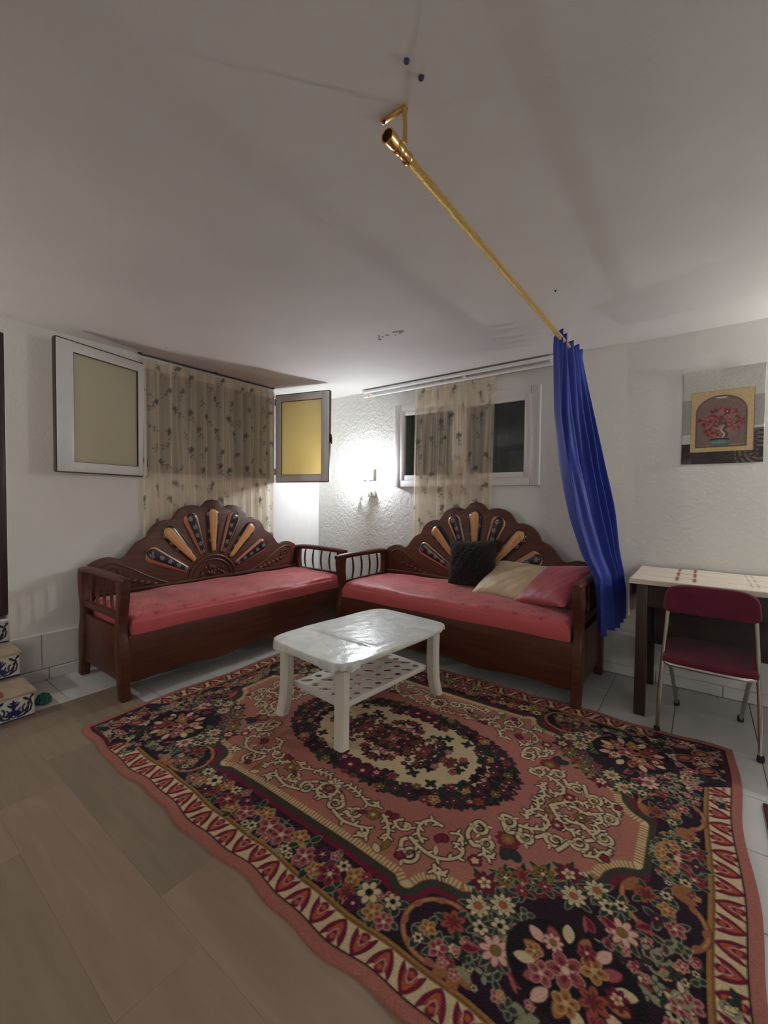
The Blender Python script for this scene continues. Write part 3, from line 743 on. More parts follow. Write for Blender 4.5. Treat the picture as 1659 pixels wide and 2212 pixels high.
spiral(.499, .598, .046, 3.3, -1, 1.6, [(.46, .53), (.44, .56)])
scroll([(.46, .53), (.50, .545), (.57, .555), (.63, .53), (.66, .48), (.64, .44), (.61, .45)], .010, .006, 4)
scroll([(.53, .40), (.48, .40), (.455, .44), (.47, .49), (.51, .52)], .0095, .007, 3)
scroll([(.58, .41), (.61, .395), (.63, .41), (.62, .43)], .008, .005, 1)
rg.leaf(.545, .445, .045, .020, .3, RD, BK, .004); rg.leaf(.545, .445, .045, .016, 1.3, RD, BK, .003); rg.leaf(.56, .50, .05, .010, 1.1, CR, BK, .003)
spiral(.660, .318, .038, -2.2, 1, 1.3, [(.655, .40), (.63, .36)])
spiral(.712, .372, .034, 2.2, -1, 1.4, [(.66, .40), (.68, .41)])
scroll([(.60, .585), (.62, .61), (.655, .60)], .008, .005, 2); scroll([(.715, .40), (.735, .43), (.765, .42)], .008, .005, 2)
rg.leaf(.455, .640, .045, .016, -.6, RD, BK, .004); rg.leaf(.30, .47, .03, .012, .4, RD, BK, .003)
rg.flower(.712, .474, .026, 5, .3, BK, RD, CR, WP, .004)
# palmette and leaves
for k in range(-2, 3): rg.leaf(.775, .335, .05, .016, .75+PI/2*1.15+k*.55-PI*.75, WN, BK, .002)
rg.flower(.775, .300, .046, 9, 0, WN, RD, OL, GD, .004); rg.leaf(.80, .34, .065, .022, .7, LF, BK, .002); rg.leaf(.795, .345, .06, .022, 1.6, LF, BK, .002)
# end scrolls
spiral(.742, .212, .038, -2.6, 1, 1.4, [(.79, .25), (.755, .26)])
spiral(.832, .250, .032, 2.8, -1, 1.4, [(.79, .20), (.80, .225)])
scroll([(.79, .20), (.84, .185), (.88, .15), (.875, .10), (.83, .085)], .010, .006, 4)
spiral(.93, .19, .040, 3.4, -1, 1.5, [(.865, .22), (.88, .20)])
spiral(1.010, .150, .038, 2.6, -1, 1.5, [(.95, .235), (.965, .20)])
spiral(1.085, .065, .036, 2.4, -1, 1.5, [(1.03, .12), (1.05, .10)])
scroll([(.90, .03), (.95, .05), (1.0, .04), (1.04, .07), (1.06, .03), (1.04, .0)], .010, .006, 4)
scroll([(.86, .0), (.90, .05), (.95, .10), (1.0, .10)], .010, .006, 4)
scroll([(.80, .14), (.79, .10), (.82, .05), (.80, .0)], .010, .006, 4)
scroll([(1.04, .20), (1.075, .18), (1.09, .14), (1.12, .13)], .008, .005, 2)
rg.flower(.915, .105, .026, 6, 0, BK, RD, RS, CR, .004); rg.flower(.985, .0, .028, 6, 0, BK, OL, GR, CR, .004); rg.leaf(1.09, .155, .04, .014, .8, RD, BK, .003); rg.leaf(.845, .03, .04, .012, .6, OL, BK, .003)
# medallion
rho = (np.abs(GX/.700)**2.1+np.abs(GY/.385)**2.1)**(1/2.1)
rg.a[rho < .86] = CR
def inel(x, y): return (abs(x/.70)**2.1+abs(y/.385)**2.1)**(1/2.1)
for k in range(30):
    t = (k+.5)/30*PI/2
    for q in (.965, .85, .75):
        x = .70*q*abs(math.cos(t))**(2/2.1)+rnd.gauss(0, .008); y = .385*q*abs(math.sin(t))**(2/2.1)+rnd.gauss(0, .008)
        if q == .75 and rnd.random() < .55: continue
        leafs(x, y, rnd.choice([4, 5]), rnd.uniform(.028, .042), .009, rnd.choice([LF, BK, lin(70, 26, 50)]), BK)
ks = ['plum', 'dark', 'olive', 'plum', 'rust', 'wine', 'dark', 'plum', 'gold', 'red']
i = 0
for q, n_, jit in ((.94, 15, .012), (.81, 12, .012)):
    for k in range(n_):
        t = (k+.5)/n_*PI/2; x = .70*q*abs(math.cos(t))**(2/2.1)+rnd.gauss(0, jit); y = .385*q*abs(math.sin(t))**(2/2.1)+rnd.gauss(0, jit)
        KIND[ks[i % 10]](x, y, rnd.uniform(.016, .030)); i += 1
for k in range(-2, 3): rg.leaf(.04, .31, .05, .015, -PI/2+k*.5, lin(80, 18, 44), BK, .003)
rg.flower(.04, .325, .040, 8, 0, BK, lin(92, 18, 46), WN, CR, .003)
rho2 = (np.abs(GX/.52)**2.0+np.abs(GY/.27)**2.0)**.5
for k in range(34):
    t, q = rnd.uniform(0, PI/2), math.sqrt(rnd.uniform(0, 1))
    x, y = .38*q*math.cos(t), .205*q*math.sin(t); leafs(x, y, rnd.choice([4, 5]), rnd.uniform(.024, .036), .008, rnd.choice([LF, BK, LF, lin(70, 26, 50), lin(120, 62, 52)]), BK)
for k in range(17):
    t, q = (k*.618 % 1)*PI/2, math.sqrt((k+.3)/17)
    x, y = .36*q*math.cos(t), .19*q*math.sin(t); KIND[['plum', 'rose', 'dark', 'plum', 'rust', 'dark', 'red'][k % 7]](x, y, rnd.uniform(.015, .024))
leafs(0, 0, 6, .06, .012, LF, BK); leafs(.06, .01, 5, .045, .01, lin(70, 26, 50), BK); KIND['rose'](.0, .0, .034); KIND['plum'](.075, .0, .026); KIND['rust'](.03, .055, .024); KIND['dark'](.14, .02, .022); KIND['red'](.20, .0, .022)
for x, y in [(.42, .03), (.25, .185), (.48, .13), (.36, .2)]: leafs(x, y, 4, .034, .009, LF, BK)
rg.flower(.405, .06, .022, 5, 0, BK, RS, RU, RD, .003)
rg.blur()
# the sheet: fine mesh, slightly wavy, edges rippling
NU, NV_ = 862, 584
uu, vv = np.meshgrid(np.linspace(-A_, A_, NU), np.linspace(-B_, B_, NV_))
colr = rg.sample(np.abs(uu), np.abs(vv))
rs = np.random.RandomState(3); colr = colr*(1+.07*rs.randn(*uu.shape)[..., None])
colr = np.clip(colr, 0, 1)
edge = np.minimum(A_-np.abs(uu), B_-np.abs(vv))
rip_v = (.010*np.sin(uu*9.1+1.0)+.006*np.sin(uu*23))*np.clip((np.abs(vv)-.8)/.25, 0, 1)
rip_u = (.010*np.sin(vv*8+2))*np.clip((np.abs(uu)-1.3)/.25, 0, 1)
cut = np.clip((np.abs(uu)-1.30)/.25, 0, 1)*np.clip((np.abs(vv)-.80)/.25, 0, 1)
Z = .0125+.0022*np.sin(uu*4+vv*3)*np.sin(vv*5)+.0025*np.clip(np.sin(uu*9.1+1.0), 0, 1)*np.clip((-vv-.85)/.2, 0, 1)
Z = np.where(edge < .002, .0055, Z)
rug_me = grid_mesh('rug', M_attr_rug, uu+rip_u-np.sign(uu)*cut*.035*(uu < 0), vv+rip_v-np.sign(vv)*cut*.025*(uu < 0), Z, colr)
rug = tag(put('rug', rug_me, None, (2.535, -1.875, 0)), 'large floral rug with rose field, cream medallion and dark flowered border', 'rug')
rug.rotation_euler = (0, 0, math.radians(0.4))
r2 = MB().box((.9, -.25, .008), (1.8, .5, .012), .004).build('rug', mat_plain('dark_red_pile', (0.07, 0.012, 0.012), .95, noise=.3, scale=30, bump=.4), None, 40, (4.155, -1.26, 0))
tag(r2, 'corner of a plain dark red rug at the right edge', 'rug')
# ---------------------------------------------------------------- carved daybeds
HALF = [(0, 1.352), (.055, 1.338), (.10, 1.295), (.128, 1.280), (.18, 1.297), (.25, 1.292), (.325, 1.258), (.37, 1.20), (.398, 1.168), (.45, 1.168), (.525, 1.140), (.58, 1.085), (.607, 1.030), (.64, 1.010),
        (.69, .982), (.735, .930), (.775, .880), (.82, .862), (.88, .882), (.95, .878), (1.03, .842), (1.05, .80), (1.05, .42)]
OUT = [tuple(p) for p in smooth_pts(HALF[:-1], 4)]+[HALF[-1]]
OUT = [(x, z) for x, z in OUT]+[(-x, z) for x, z in reversed(OUT[1:])]
TAN, TAN2, INK, GRY = lin(214, 158, 100), lin(196, 128, 96), lin(34, 26, 40), lin(150, 136, 122)
def petal_mesh(kind, seed):
    nt, ns = 44, 17; t = np.linspace(0, 1, nt); s = np.linspace(-1, 1, ns); S, Tm = np.meshgrid(s, t)
    wd = (.029+.047*Tm)*np.sqrt(np.clip(1-np.clip((Tm-.84)/.16, 0, 1)**2, 0, 1))*np.sqrt(np.clip(1-np.clip((.06-Tm)/.06, 0, 1)**2, 0, 1))
    X = S*wd; Y = .275+.420*Tm; Zr = .024*np.sqrt(np.clip(1-S**2*.97, 0, 1))*np.clip(np.minimum(Tm/.08, (1-Tm)/.08), 0, 1)**.5
    rs_ = np.random.RandomState(seed); col = np.zeros(S.shape+(3,))
    if kind: m = np.abs(S+.05) < .58; col[:] = INK; col[m] = TAN
    else: m = np.abs(S-.10) < .68; col[:] = TAN; col[S < -.5] = TAN2; col[m] = INK
    for k in range(5):
        q = (k+.4)/5; sx = rs_.uniform(-.2, .2) if not kind else rs_.choice([-.72, .7]); d = np.hypot((S-sx)*wd/.5, (Tm-q)*.395/.5)
        ang = np.arctan2((Tm-q)*.395, (S-sx)*wd+1e-9); g = (d < .034*(1+.3*np.cos(5*ang))) & ((~m) if kind else m); col[g] = GRY
        col[g & (d < .012)] = INK
    if kind: col[m] *= (1+.12*np.sin(S[m]*40))[:, None]
    return grid_mesh('petal', M_attr_gloss, X, Zr, Y, col)
PETAL = [petal_mesh(i % 2, 20+i) for i in range(7)]
def post_prof(front=True):
    F = [(-.398, .80), (-.402, .74), (-.388, .66), (-.362, .55), (-.362, .46), (-.386, .36), (-.396, .22), (-.390, .10), (-.404, .0)]
    Bk = [(-.335, .0), (-.318, .08), (-.292, .2), (-.280, .35), (-.286, .46), (-.296, .56), (-.310, .68), (-.304, .80)]
    P = [tuple(p) for p in smooth_pts(F, 4)]+[tuple(p) for p in smooth_pts(Bk, 4)]
    return P if front else [(-y*.98, z*.985) for y, z in reversed(P)]
def daybed(label, loc, rz):
    t = thing('daybed', label, 'daybed', loc, rz, 'carved wooden daybeds')
    bp = MB().prism(OUT, .04, frameM((0, .385, 0), (1, 0, 0), (0, 0, 1), (0, -1, 0)), .007).build('back_panel', M_wood, t, 35)
    for i in range(7):
        a = math.radians([152, 131, 110.5, 90, 69.5, 49, 28][i]); p = put('inlaid_petal', PETAL[i], bp)
        d = Vector((math.cos(a), 0, math.sin(a)))
        xa = Vector((math.sin(a), 0, -math.cos(a)))
        p.matrix_local = frameM((0, .346, .57), xa, (0, -1, 0), d)
        p['label'] = 'glossy inlaid petal of tan and black floral strips'
        # sunken ring round each petal
        R = []
        for k in range(40):
            q = 2*PI*k/40; yy = .485+.228*math.cos(q); ww = (.039+.047*max(0, min(1, (yy-.28)/.4)))*math.sin(q)
            v = Vector((0, .345, .57))+d*yy+xa*ww; R.append(v)
        MB().tube(R+[R[0]], .0032, 6, False).build('petal_moulding', M_wood, bp)
    for r_, w in ((.245, .012), (.205, .009)):
        MB().tube([(r_*math.cos(q), .344, .575+r_*.98*math.sin(q)) for q in np.linspace(0, PI, 30)], w, 8).build('arch_moulding', M_wood_lt, bp)
    ro = MB(); random.seed(3)
    for k in range(24):
        q = random.uniform(0, PI); r_ = random.uniform(.01, .12); ro.ball((r_*1.1*math.cos(q), .343, .625+r_*.8*math.sin(q)), random.uniform(.011, .02), 8, 5, (1, .6, 1))
    o = ro.build('carved_rosette', M_wood_lt, bp); o['kind'] = 'stuff'
    for s in (-1, 1):
        c = MB()
        pts = [(s*(.86+.055*(1-q)*math.cos(9*q)), .344, .745+.055*(1-q)*math.sin(9*q)) for q in np.linspace(0, .9, 30)]
        c.tube(pts, .009, 7)
        for k in range(6): c.ball((s*(.55+.055*k), .343, .62+.016*k), .024, 8, 5, (1.2, .5, .8))
        o = c.build('carved_scroll', M_wood_lt, bp); o['kind'] = 'stuff'
        MB().tube([tuple(p) for p in smooth_pts([(s*.36, .344, .585), (s*.55, .344, .665), (s*.75, .344, .78), (s*.88, .344, .835), (s*.97, .344, .80), (s*.985, .344, .68), (s*.98, .344, .60)], 6)], .008, 6).build('side_moulding', M_wood_lt, bp)
    MB().box((0, .325, .605), (2.04, .035, .028), .008).build('back_rail', M_wood, t)
    fb = [(-1.045, .435), (1.045, .435), (1.045, .115)]+[(x, .120+.012*math.cos(x*9)-.010*abs(math.sin(x*3.2))) for x in np.linspace(.98, -.98, 40)]+[(-1.045, .115)]
    MB().prism(fb, .03, frameM((0, -.35, 0), (1, 0, 0), (0, 0, 1), (0, -1, 0)), .006).build('front_board', M_wood, t, 30)
    MB().box((0, -.01, .405), (2.06, .66, .022)).build('slat_base', M_wood, t, 0)
    MB().box((0, .33, .27), (2.06, .025, .3)).build('back_board', M_wood, t, 0)
    for s in (-1, 1):
        MB().prism(post_prof(True), .062, frameM((s*1.07-.031, 0, 0), (0, 1, 0), (0, 0, 1), (1, 0, 0)), .010).build('front_post', M_wood, t, 40)
        MB().prism(post_prof(False), .062, frameM((s*1.07-.031, 0, 0), (0, 1, 0), (0, 0, 1), (1, 0, 0)), .010).build('back_post', M_wood, t, 40)
        MB().box((s*1.07, 0, .30), (.028, .60, .36), .004).build('side_panel', M_wood, t)
        MB().box((s*1.07, 0, .560), (.042, .60, .045), .008).build('lower_arm_rail', M_wood, t)
        P = smooth_pts([(s*1.07, .395, .800), (s*1.07, .2, .818), (s*1.07, -.1, .818), (s*1.07, -.33, .812), (s*1.07, -.415, .806)], 5)
        n_ = len(P); MB().tube(P, [.031 if 1 < k < n_-2 else .026 for k in range(n_)], 14, True, .85).build('arm_rail', M_wood, t)
        for k in range(4):
            y = -.19+.13*k; sp = smooth_pts([(s*1.07, y, .575), (s*1.07, y+.012, .62), (s*1.07, y+.020, .68), (s*1.07, y+.012, .75), (s*1.07, y, .80)], 4)
            MB().tube(sp, [.0065+.004*math.sin(PI*q/(len(sp)-1)) for q in range(len(sp))], 8).build('spindle', M_wood, t)
    return t
bedL = daybed('carved dark wood daybed with fan back standing along the left wall under the open window', (.475, -1.535, 0), PI/2)
bedR = daybed('carved dark wood daybed with fan back along the back wall beside the blue curtain', (2.20, -.455, 0), math.radians(-0.5))
# ---------------------------------------------------------------- mattresses
MR, MD, ML = lin(204, 92, 96), lin(160, 62, 70), lin(204, 100, 104)
mc = Canvas(2.4, 1.2, .003, MR, -1.2, -.6); random.seed(8)
for i in range(-6, 7):
    for j in range(-2, 3):
        x, y = i*.21+(.1 if j % 2 else 0)+random.uniform(-.02, .02), j*.17
        b0 = random.uniform(-.5, .5)
        for k in range(7):
            a = math.radians(20+k*23)+b0; r_ = random.uniform(.10, .16); bd = (k-3)*.22
            P = smooth_pts([(x, y), (x+.5*r_*math.cos(a), y+.5*r_*math.sin(a)), (x+r_*math.cos(a-bd), y+r_*math.sin(a-bd)*.9), (x+r_*1.15*math.cos(a-2*bd), y+r_*1.0*math.sin(a-2*bd))], 4); mc.stroke(P, .0025, .0035, MD)
            mc.ell(P[-1][0], P[-1][1], .008, .005, a, MD)
        mc.ell(x, y, .016, .009, .3, MD)
mc.blur()
def mattress(label, loc, rz, seed):
    hx, hy, ht, r_ = 1.025, .355, .150, .045
    def mp_(p, h):
        f = h-r_; a = np.abs(p); sg = np.sign(p); L = PI/2*r_
        x = np.where(a <= f, a, np.where(a <= f+L, f+r_*np.sin(np.clip((a-f)/r_, 0, PI/2)), h)); dz = np.where(a <= f, 0, np.where(a <= f+L, r_*(1-np.cos(np.clip((a-f)/r_, 0, PI/2))), r_+a-f-L))
        return sg*x, dz
    ex = PI/2*r_+ht-r_-r_
    p = np.linspace(-(hx-r_+ex+r_), hx-r_+ex+r_, 380); q = np.linspace(-(hy-r_+ex+r_), hy-r_+ex+r_, 190); Pm, Q = np.meshgrid(p, q)
    X, dx = mp_(Pm, hx); Y, dy = mp_(Q, hy); rs_ = np.random.RandomState(seed); ph = rs_.uniform(0, 6, 6)
    dz = np.minimum(dx+dy, ht)
    wob = .006*np.sin(X*5+ph[0])*np.sin(Y*7+ph[1])+.004*np.sin(X*13+ph[2]+Y*4)+.003*np.sin(Y*21+ph[3]+X*3)
    top = .575+.012*np.clip(1-(np.abs(Y)/hy)**2, 0, 1)+.010*(Y/hy)
    Z = np.maximum(top-dz+wob*(dz < .03), .418)
    Y = Y+np.where(dz > .04, .010*np.sin(PI*np.clip(dz/ht, 0, 1))*np.sign(Y), 0)+.004*np.sin(X*9+ph[4])*(dz > .02)
    col = mc.sample(np.clip(Pm, -1.19, 1.19), np.clip(Q, -.59, .59))
    me = grid_mesh('mattress', M_attr_sat, X, Y, Z, col); o = put('mattress', me, None, loc); o.rotation_euler = (0, 0, rz)
    b = MB().box((0, 0, .4185), (2*hx-.02, 2*hy-.02, .001)).build('underside', M_redp, o, 0)
    return tag(o, label, 'mattress', 'red daybed mattresses')
def off(base, rz, x, y): return (base[0]+x*math.cos(rz)-y*math.sin(rz), base[1]+x*math.sin(rz)+y*math.cos(rz), 0)
mattress('red patterned mattress lying bare on the daybed by the left wall', off((.475, -1.535), PI/2, 0, -.015), PI/2, 1)
mattress('red patterned mattress with cushions on it, on the daybed by the back wall', off((2.20, -.455), math.radians(-.5), 0, -.015), math.radians(-.5), 2)
# ---------------------------------------------------------------- cushions
def pillow(name, label, mat, w, h, t, M, seed=0, fur=0.0, wr=0.006, n=44, piping=None):
    rs_ = random.Random(seed); ph = [rs_.uniform(0, 6) for _ in range(6)]; mb = MB()
    def surf(sg):
        def f(i, j):
            a, b = i*2-1, j*2-1
            k = (max(0, 1-abs(a)**2.6)*max(0, 1-abs(b)**2.6))**.55
            pin = 1-.07*(1-abs(a)**2)*abs(b)**3-0; pin2 = 1-.07*(1-abs(b)**2)*abs(a)**3
            x, y = a*w/2*pin2, b*h/2*pin
            z = sg*(t/2*k+wr*k*math.sin(a*9+ph[0]+b*3)*math.sin(b*8+ph[1])+.5*wr*k*math.sin(a*21+ph[2]-b*13))
            if fur: z += sg*fur*k*rs_.uniform(-1, 1); x += fur*.6*rs_.uniform(-1, 1); y += fur*.6*rs_.uniform(-1, 1)
            return (x, y, z)
        return f
    mb.grid(surf(1), n, n); mb.grid(surf(-1), n, n)
    o = mb.build(name, mat, None, 70); o.matrix_world = M
    return tag(o, label, 'cushion', 'cushions on the daybed')
RX_ = lambda a: Matrix.Rotation(math.radians(a), 4, 'X'); RY_ = lambda a: Matrix.Rotation(math.radians(a), 4, 'Y'); RZ_ = lambda a: Matrix.Rotation(math.radians(a), 4, 'Z')
TR_ = lambda *p: Matrix.Translation(p)
pillow('cushion', 'square black fluffy cushion propped against the carved fan back', M_black, .47, .43, .15, TR_(2.235, -.245, .795) @ RX_(76) @ RZ_(4), 1, .007, .004, 60)
pillow('pillow', 'beige satin pillow lying between the black cushion and the red one', M_beige, .62, .46, .15, TR_(2.66, -.325, .695) @ RZ_(-14) @ RX_(34), 2, 0, .003)
pillow('pillow', 'red satin pillow leaning at the right arm of the daybed', M_redp, .50, .50, .14, TR_(3.005, -.43, .725) @ RZ_(-24) @ RY_(-8) @ RX_(30), 3, 0, .003)
# ---------------------------------------------------------------- coffee table
TC, TA = (2.13, -1.655), math.radians(-5)
tb = thing('coffee_table', 'white moulded plastic coffee table standing on the rug', 'table', (TC[0], TC[1], .0135), TA)
def sup(hx, hy, n, k): return [(hx*math.copysign(abs(math.cos(q))**(2/n), math.cos(q)), hy*math.copysign(abs(math.sin(q))**(2/n), math.sin(q))) for q in np.linspace(0, 2*PI, k, endpoint=False)]
MB().prism(sup(.345, .515, 7, 96), .034, TR_(0, 0, .446), .010, 3).build('table_top', M_white, tb, 40)
MB().prism(sup(.29, .46, 6, 48), .03, TR_(0, 0, .418), .004).build('apron', M_white, tb, 40)
for sx in (-1, 1):
    for sy in (-1, 1):
        P = [Vector(p) for p in smooth_pts([(sx*.258, sy*.430, .425), (sx*.256, sy*.428, .30), (sx*.258, sy*.430, .17), (sx*.264, sy*.437, .08), (sx*.276, sy*.450, 0)], 4)]
        L = MB(); V = []; a = math.atan2(sy*1.0, sx*1.0)
        for p in P:
            for k in range(8):
                q = 2*PI*k/8+PI/8; V.append(p+Vector((math.copysign(abs(math.cos(q))**.5, math.cos(q))*.040, math.copysign(abs(math.sin(q))**.5, math.sin(q))*.034, 0)))
        n_ = len(P); L.add(V, [(i*8+k, i*8+(k+1) % 8, (i+1)*8+(k+1) % 8, (i+1)*8+k) for i in range(n_-1) for k in range(8)]+[tuple(range(8)), tuple((n_-1)*8+k for k in range(8))])
        L.build('leg', M_white, tb, 35)
# shelf with pierced holes
def pierced(hx, hy, z0, z1):
    verts = [(-hx, -hy), (hx, -hy), (hx, hy), (-hx, hy)]; edges = [(0, 1), (1, 2), (2, 3), (3, 0)]; holes = []
    nx, ny = 5, 8
    for i in range(nx):
        for j in range(ny):
            cx, cy = -hx*.80+1.6*hx*i/(nx-1), -hy*.86+1.72*hy*j/(ny-1)
            if (i+j) % 2: a_, b_, an = .023, .023, 0
            else: a_, b_, an = .041, .0165, (.65 if (i+j)//2 % 2 else .95)
            H_ = [(cx+a_*math.cos(q)*math.cos(an)-b_*math.sin(q)*math.sin(an), cy+a_*math.cos(q)*math.sin(an)+b_*math.sin(q)*math.cos(an)) for q in np.linspace(0, 2*PI, 14, endpoint=False)]
            o = len(verts); verts += H_; edges += [(o+k, o+(k+1) % 14) for k in range(14)]; holes.append((cx, cy, a_, b_, an))
    r_ = mgeo.delaunay_2d_cdt([Vector(v) for v in verts], edges, [], 0, 1e-6); V2, F2 = r_[0], r_[2]
    keep = []
    for f in F2:
        c = sum((V2[i] for i in f), Vector((0, 0)))/len(f); ok = True
        for cx, cy, a_, b_, an in holes:
            dx, dy = c.x-cx, c.y-cy; u = dx*math.cos(an)+dy*math.sin(an); v = -dx*math.sin(an)+dy*math.cos(an)
            if (u/a_)**2+(v/b_)**2 < .97: ok = False; break
        if ok: keep.append(tuple(f))
    n_ = len(V2); V = [(v.x, v.y, z1) for v in V2]+[(v.x, v.y, z0) for v in V2]; F = keep+[tuple(i+n_ for i in reversed(f)) for f in keep]
    cnt = {}
    for f in keep:
        for k in range(3): e = (f[k], f[(k+1) % 3]); cnt[tuple(sorted(e))] = cnt.get(tuple(sorted(e)), []) + [e]
    for es in cnt.values():
        if len(es) == 1: a, b = es[0]; F.append((a, a+n_, b+n_, b))
    return V, F
V, F = pierced(.222, .385, .1985, .203)
sh = MB().add(V, F).build('shelf', M_white, tb, 30)
rim = MB()
for s in (-1, 1): rim.box((s*.222, 0, .188), (.012, .78, .034), .003).box((0, s*.385, .188), (.444, .012, .034), .003)
rim.build('shelf_rim', M_white, tb)
# clear film thrown over the top
fl = MB(); nr, na = 60, 150; rs_ = np.random.RandomState(2); hang = .016+.012*rs_.rand(na); hang = (hang+np.roll(hang, 1)+np.roll(hang, 2))/3
def film(i, j):
    q = i*2*PI; k = int(i*na) % na
    c, s = math.cos(q), math.sin(q); ox, oy = .351*math.copysign(abs(c)**(2/7), c), .521*math.copysign(abs(s)**(2/7), s)
    if j < .86:
        r_ = (j/.86)**.7; x, y = ox*r_, oy*r_
        z = .4845+.0007*math.sin(x*31+y*17)*math.sin(y*23-x*9)+.0004*math.sin(x*70+2*math.sin(y*30))+.007*math.exp(-((y+.20-.06*x)/.016)**2)
        return (x, y, max(z, .4815))
    t_ = (j-.86)/.14; h_ = hang[k]+(.022 if (s < -.3 and abs(c) < .95) else 0)+.014*max(0, -s)*max(0, math.sin(q*9))
    b_ = 1+.010*math.sin(q*21)*t_+.005*math.sin(t_*PI)+.004
    return (ox*b_, oy*b_, .484-h_*t_)
fl.grid(film, na, nr, True)
fo = fl.build('table_cover', M_film, None, 60, (TC[0], TC[1], .0135)); fo.rotation_euler = (0, 0, TA)
tag(fo, 'crinkled clear plastic cover draped over the coffee table top', 'table cover')
# ---------------------------------------------------------------- desk, cloth and chair
DX0, DX1, DY0, DZ = 3.545, 4.85, -.70, .875
dk = thing('desk', 'dark wooden table against the back wall behind the maroon chair', 'table', ((DX0+DX1)/2, DY0/2, 0))
cxm, cym = (DX0+DX1)/2, DY0/2; dxh, dyh = (DX1-DX0)/2, -DY0/2-.012
MB().box((0, 0, DZ-.015), (2*dxh, 2*dyh, .03), .005).build('table_top', M_desk, dk)
for sx in (-1, 1):
    for sy in (-1, 1): MB().box((sx*(dxh-.065), sy*(dyh-.045), (DZ-.03)/2), (.062, .062, DZ-.03), .004).build('leg', M_desk, dk)
for sy in (-1, 1): MB().box((0, sy*(dyh-.045), DZ-.10), (2*dxh-.19, .022, .14)).build('apron', M_desk, dk, 0)
for sx in (-1, 1): MB().box((sx*(dxh-.065), 0, DZ-.10), (.022, 2*dyh-.15, .14)).build('apron', M_desk, dk, 0)
MB().box((0, .20, .585), (2*dxh-.19, .02, .50)).build('modesty_panel', M_desk, dk, 0)
CL, CB, CG = lin(226, 216, 200), lin(146, 100, 54), lin(150, 140, 128)
cc = Canvas(1.65, .75, .002, CL, -.30, -.04)
for y in (.19, .40, .58): cc.stroke([(-.28, y+.01), (.2, y), (.7, y-.01), (1.3, y)], .003, .003, lin(150, 110, 96))
for y in (.10, .30, .50):
    for w_ in (0, 1):
        cc.stroke([(.24, y), (.24, y+.14)], .009, .009, CB); cc.stroke([(.33, y), (.33, y+.14)], .009, .009, CB); cc.stroke([(.24, y+.15), (.33, y+.15)], .005, .005, CB)
    for x in (.60, .63, .86, .89): cc.stroke([(x, y), (x, y+.15)], .003, .003, CG)
cc.stroke([(.75, -.02), (.745, .3), (.74, .7)], .006, .004, lin(120, 96, 80)); cc.stroke([(1.15, -.02), (1.15, .7)], .005, .005, CB)
cc.blur()
sx_ = np.linspace(-.245, 1.30, 260); sy_ = np.linspace(-.035, .66, 130); SX, SY = np.meshgrid(sx_, sy_)
rr = .012; Xc = np.where(SX < 0, DX0-.007-.012*np.clip(-SX/.24, 0, 1)*np.sin(SY*16), DX0+SX); Yc = DY0+SY+.012
Zc = np.where(SX < 0, DZ+.006+SX, DZ+.006+.003*np.sin(SX*14+SY*9)*np.sin(SY*17)); Zc = np.where(SY < 0, np.minimum(Zc, DZ+.006+SY*.9), Zc)
Yc = np.where(SY < 0, DY0+.004, Yc); Yc = np.where(SX < 0, Yc+.01*np.sin(SX*20), Yc)
Yc = np.clip(Yc, DY0+.002, -.02); Zc = np.where((SX >= 0) & (SY >= 0), np.maximum(Zc, DZ+.004), Zc)
ct = put('tablecloth', grid_mesh('tablecloth', M_attr, Xc, Yc, Zc, cc.sample(SX, SY)))
tag(ct, 'off-white tablecloth with brown squares hanging over the left end of the dark table', 'tablecloth')
# chair: local -Y is its rear (towards the camera)
ch = thing('folding_chair', 'maroon velvet folding chair with chrome legs drawn up to the dark table', 'chair', (3.955, -.66, 0), math.radians(-1.5))
st_ = MB().prism([tuple(p) for p in smooth_pts([(-.175, -.21), (.175, -.21), (.215, -.14), (.225, .06), (.19, .19), (.0, .215), (-.19, .19), (-.225, .06), (-.215, -.14)], 5, True)], .045, TR_(0, 0, .440) @ RX_(3), .018, 3)
st_.build('seat', M_maroon, ch, 60)
bk = [tuple(p) for p in smooth_pts([(-.205, .735), (-.215, .80), (-.195, .865), (-.13, .890), (0, .893), (.13, .890), (.195, .865), (.215, .80), (.205, .735), (.1, .727), (0, .725), (-.1, .727)], 4, True)]
b_ = MB().prism(bk, .045, frameM((0, -.125, 0), (1, 0, 0), (0, 0, 1), (0, -1, 0)), .016, 3); b_.v = [(x, y+.05*(x/.2)**2*-.35-.02*(z-.8)/.1*0, z) for x, y, z in b_.v]; b_.build('backrest', M_maroon, ch, 60)
for s in (-1, 1):
    MB().tube([(s*.232, -.175, .012), (s*.222, -.16, .30), (s*.205, -.150, .60), (s*.190, -.146, .84)], .0115, 10).build('rear_leg', M_chrome, ch)
    MB().tube([(s*.165, .30, .012), (s*.19, .16, .28), (s*.213, .02, .435)], .0115, 10).build('front_leg', M_chrome, ch)
    MB().lathe([(.015, 0), (.017, .012), (.015, .035)], 12, TR_(s*.232, -.175, 0)).build('foot_cap', M_rubber, ch); MB().lathe([(.015, 0), (.017, .012), (.015, .035)], 12, TR_(s*.165, .30, 0)).build('foot_cap', M_rubber, ch)
MB().tube([tuple(p) for p in smooth_pts([(-.205, -.06, .436), (-.20, -.17, .436), (-.17, -.222, .436), (0, -.228, .434), (.17, -.222, .436), (.20, -.17, .436), (.205, -.06, .436)], 6)], .0105, 10).build('seat_bar', M_chrome, ch)
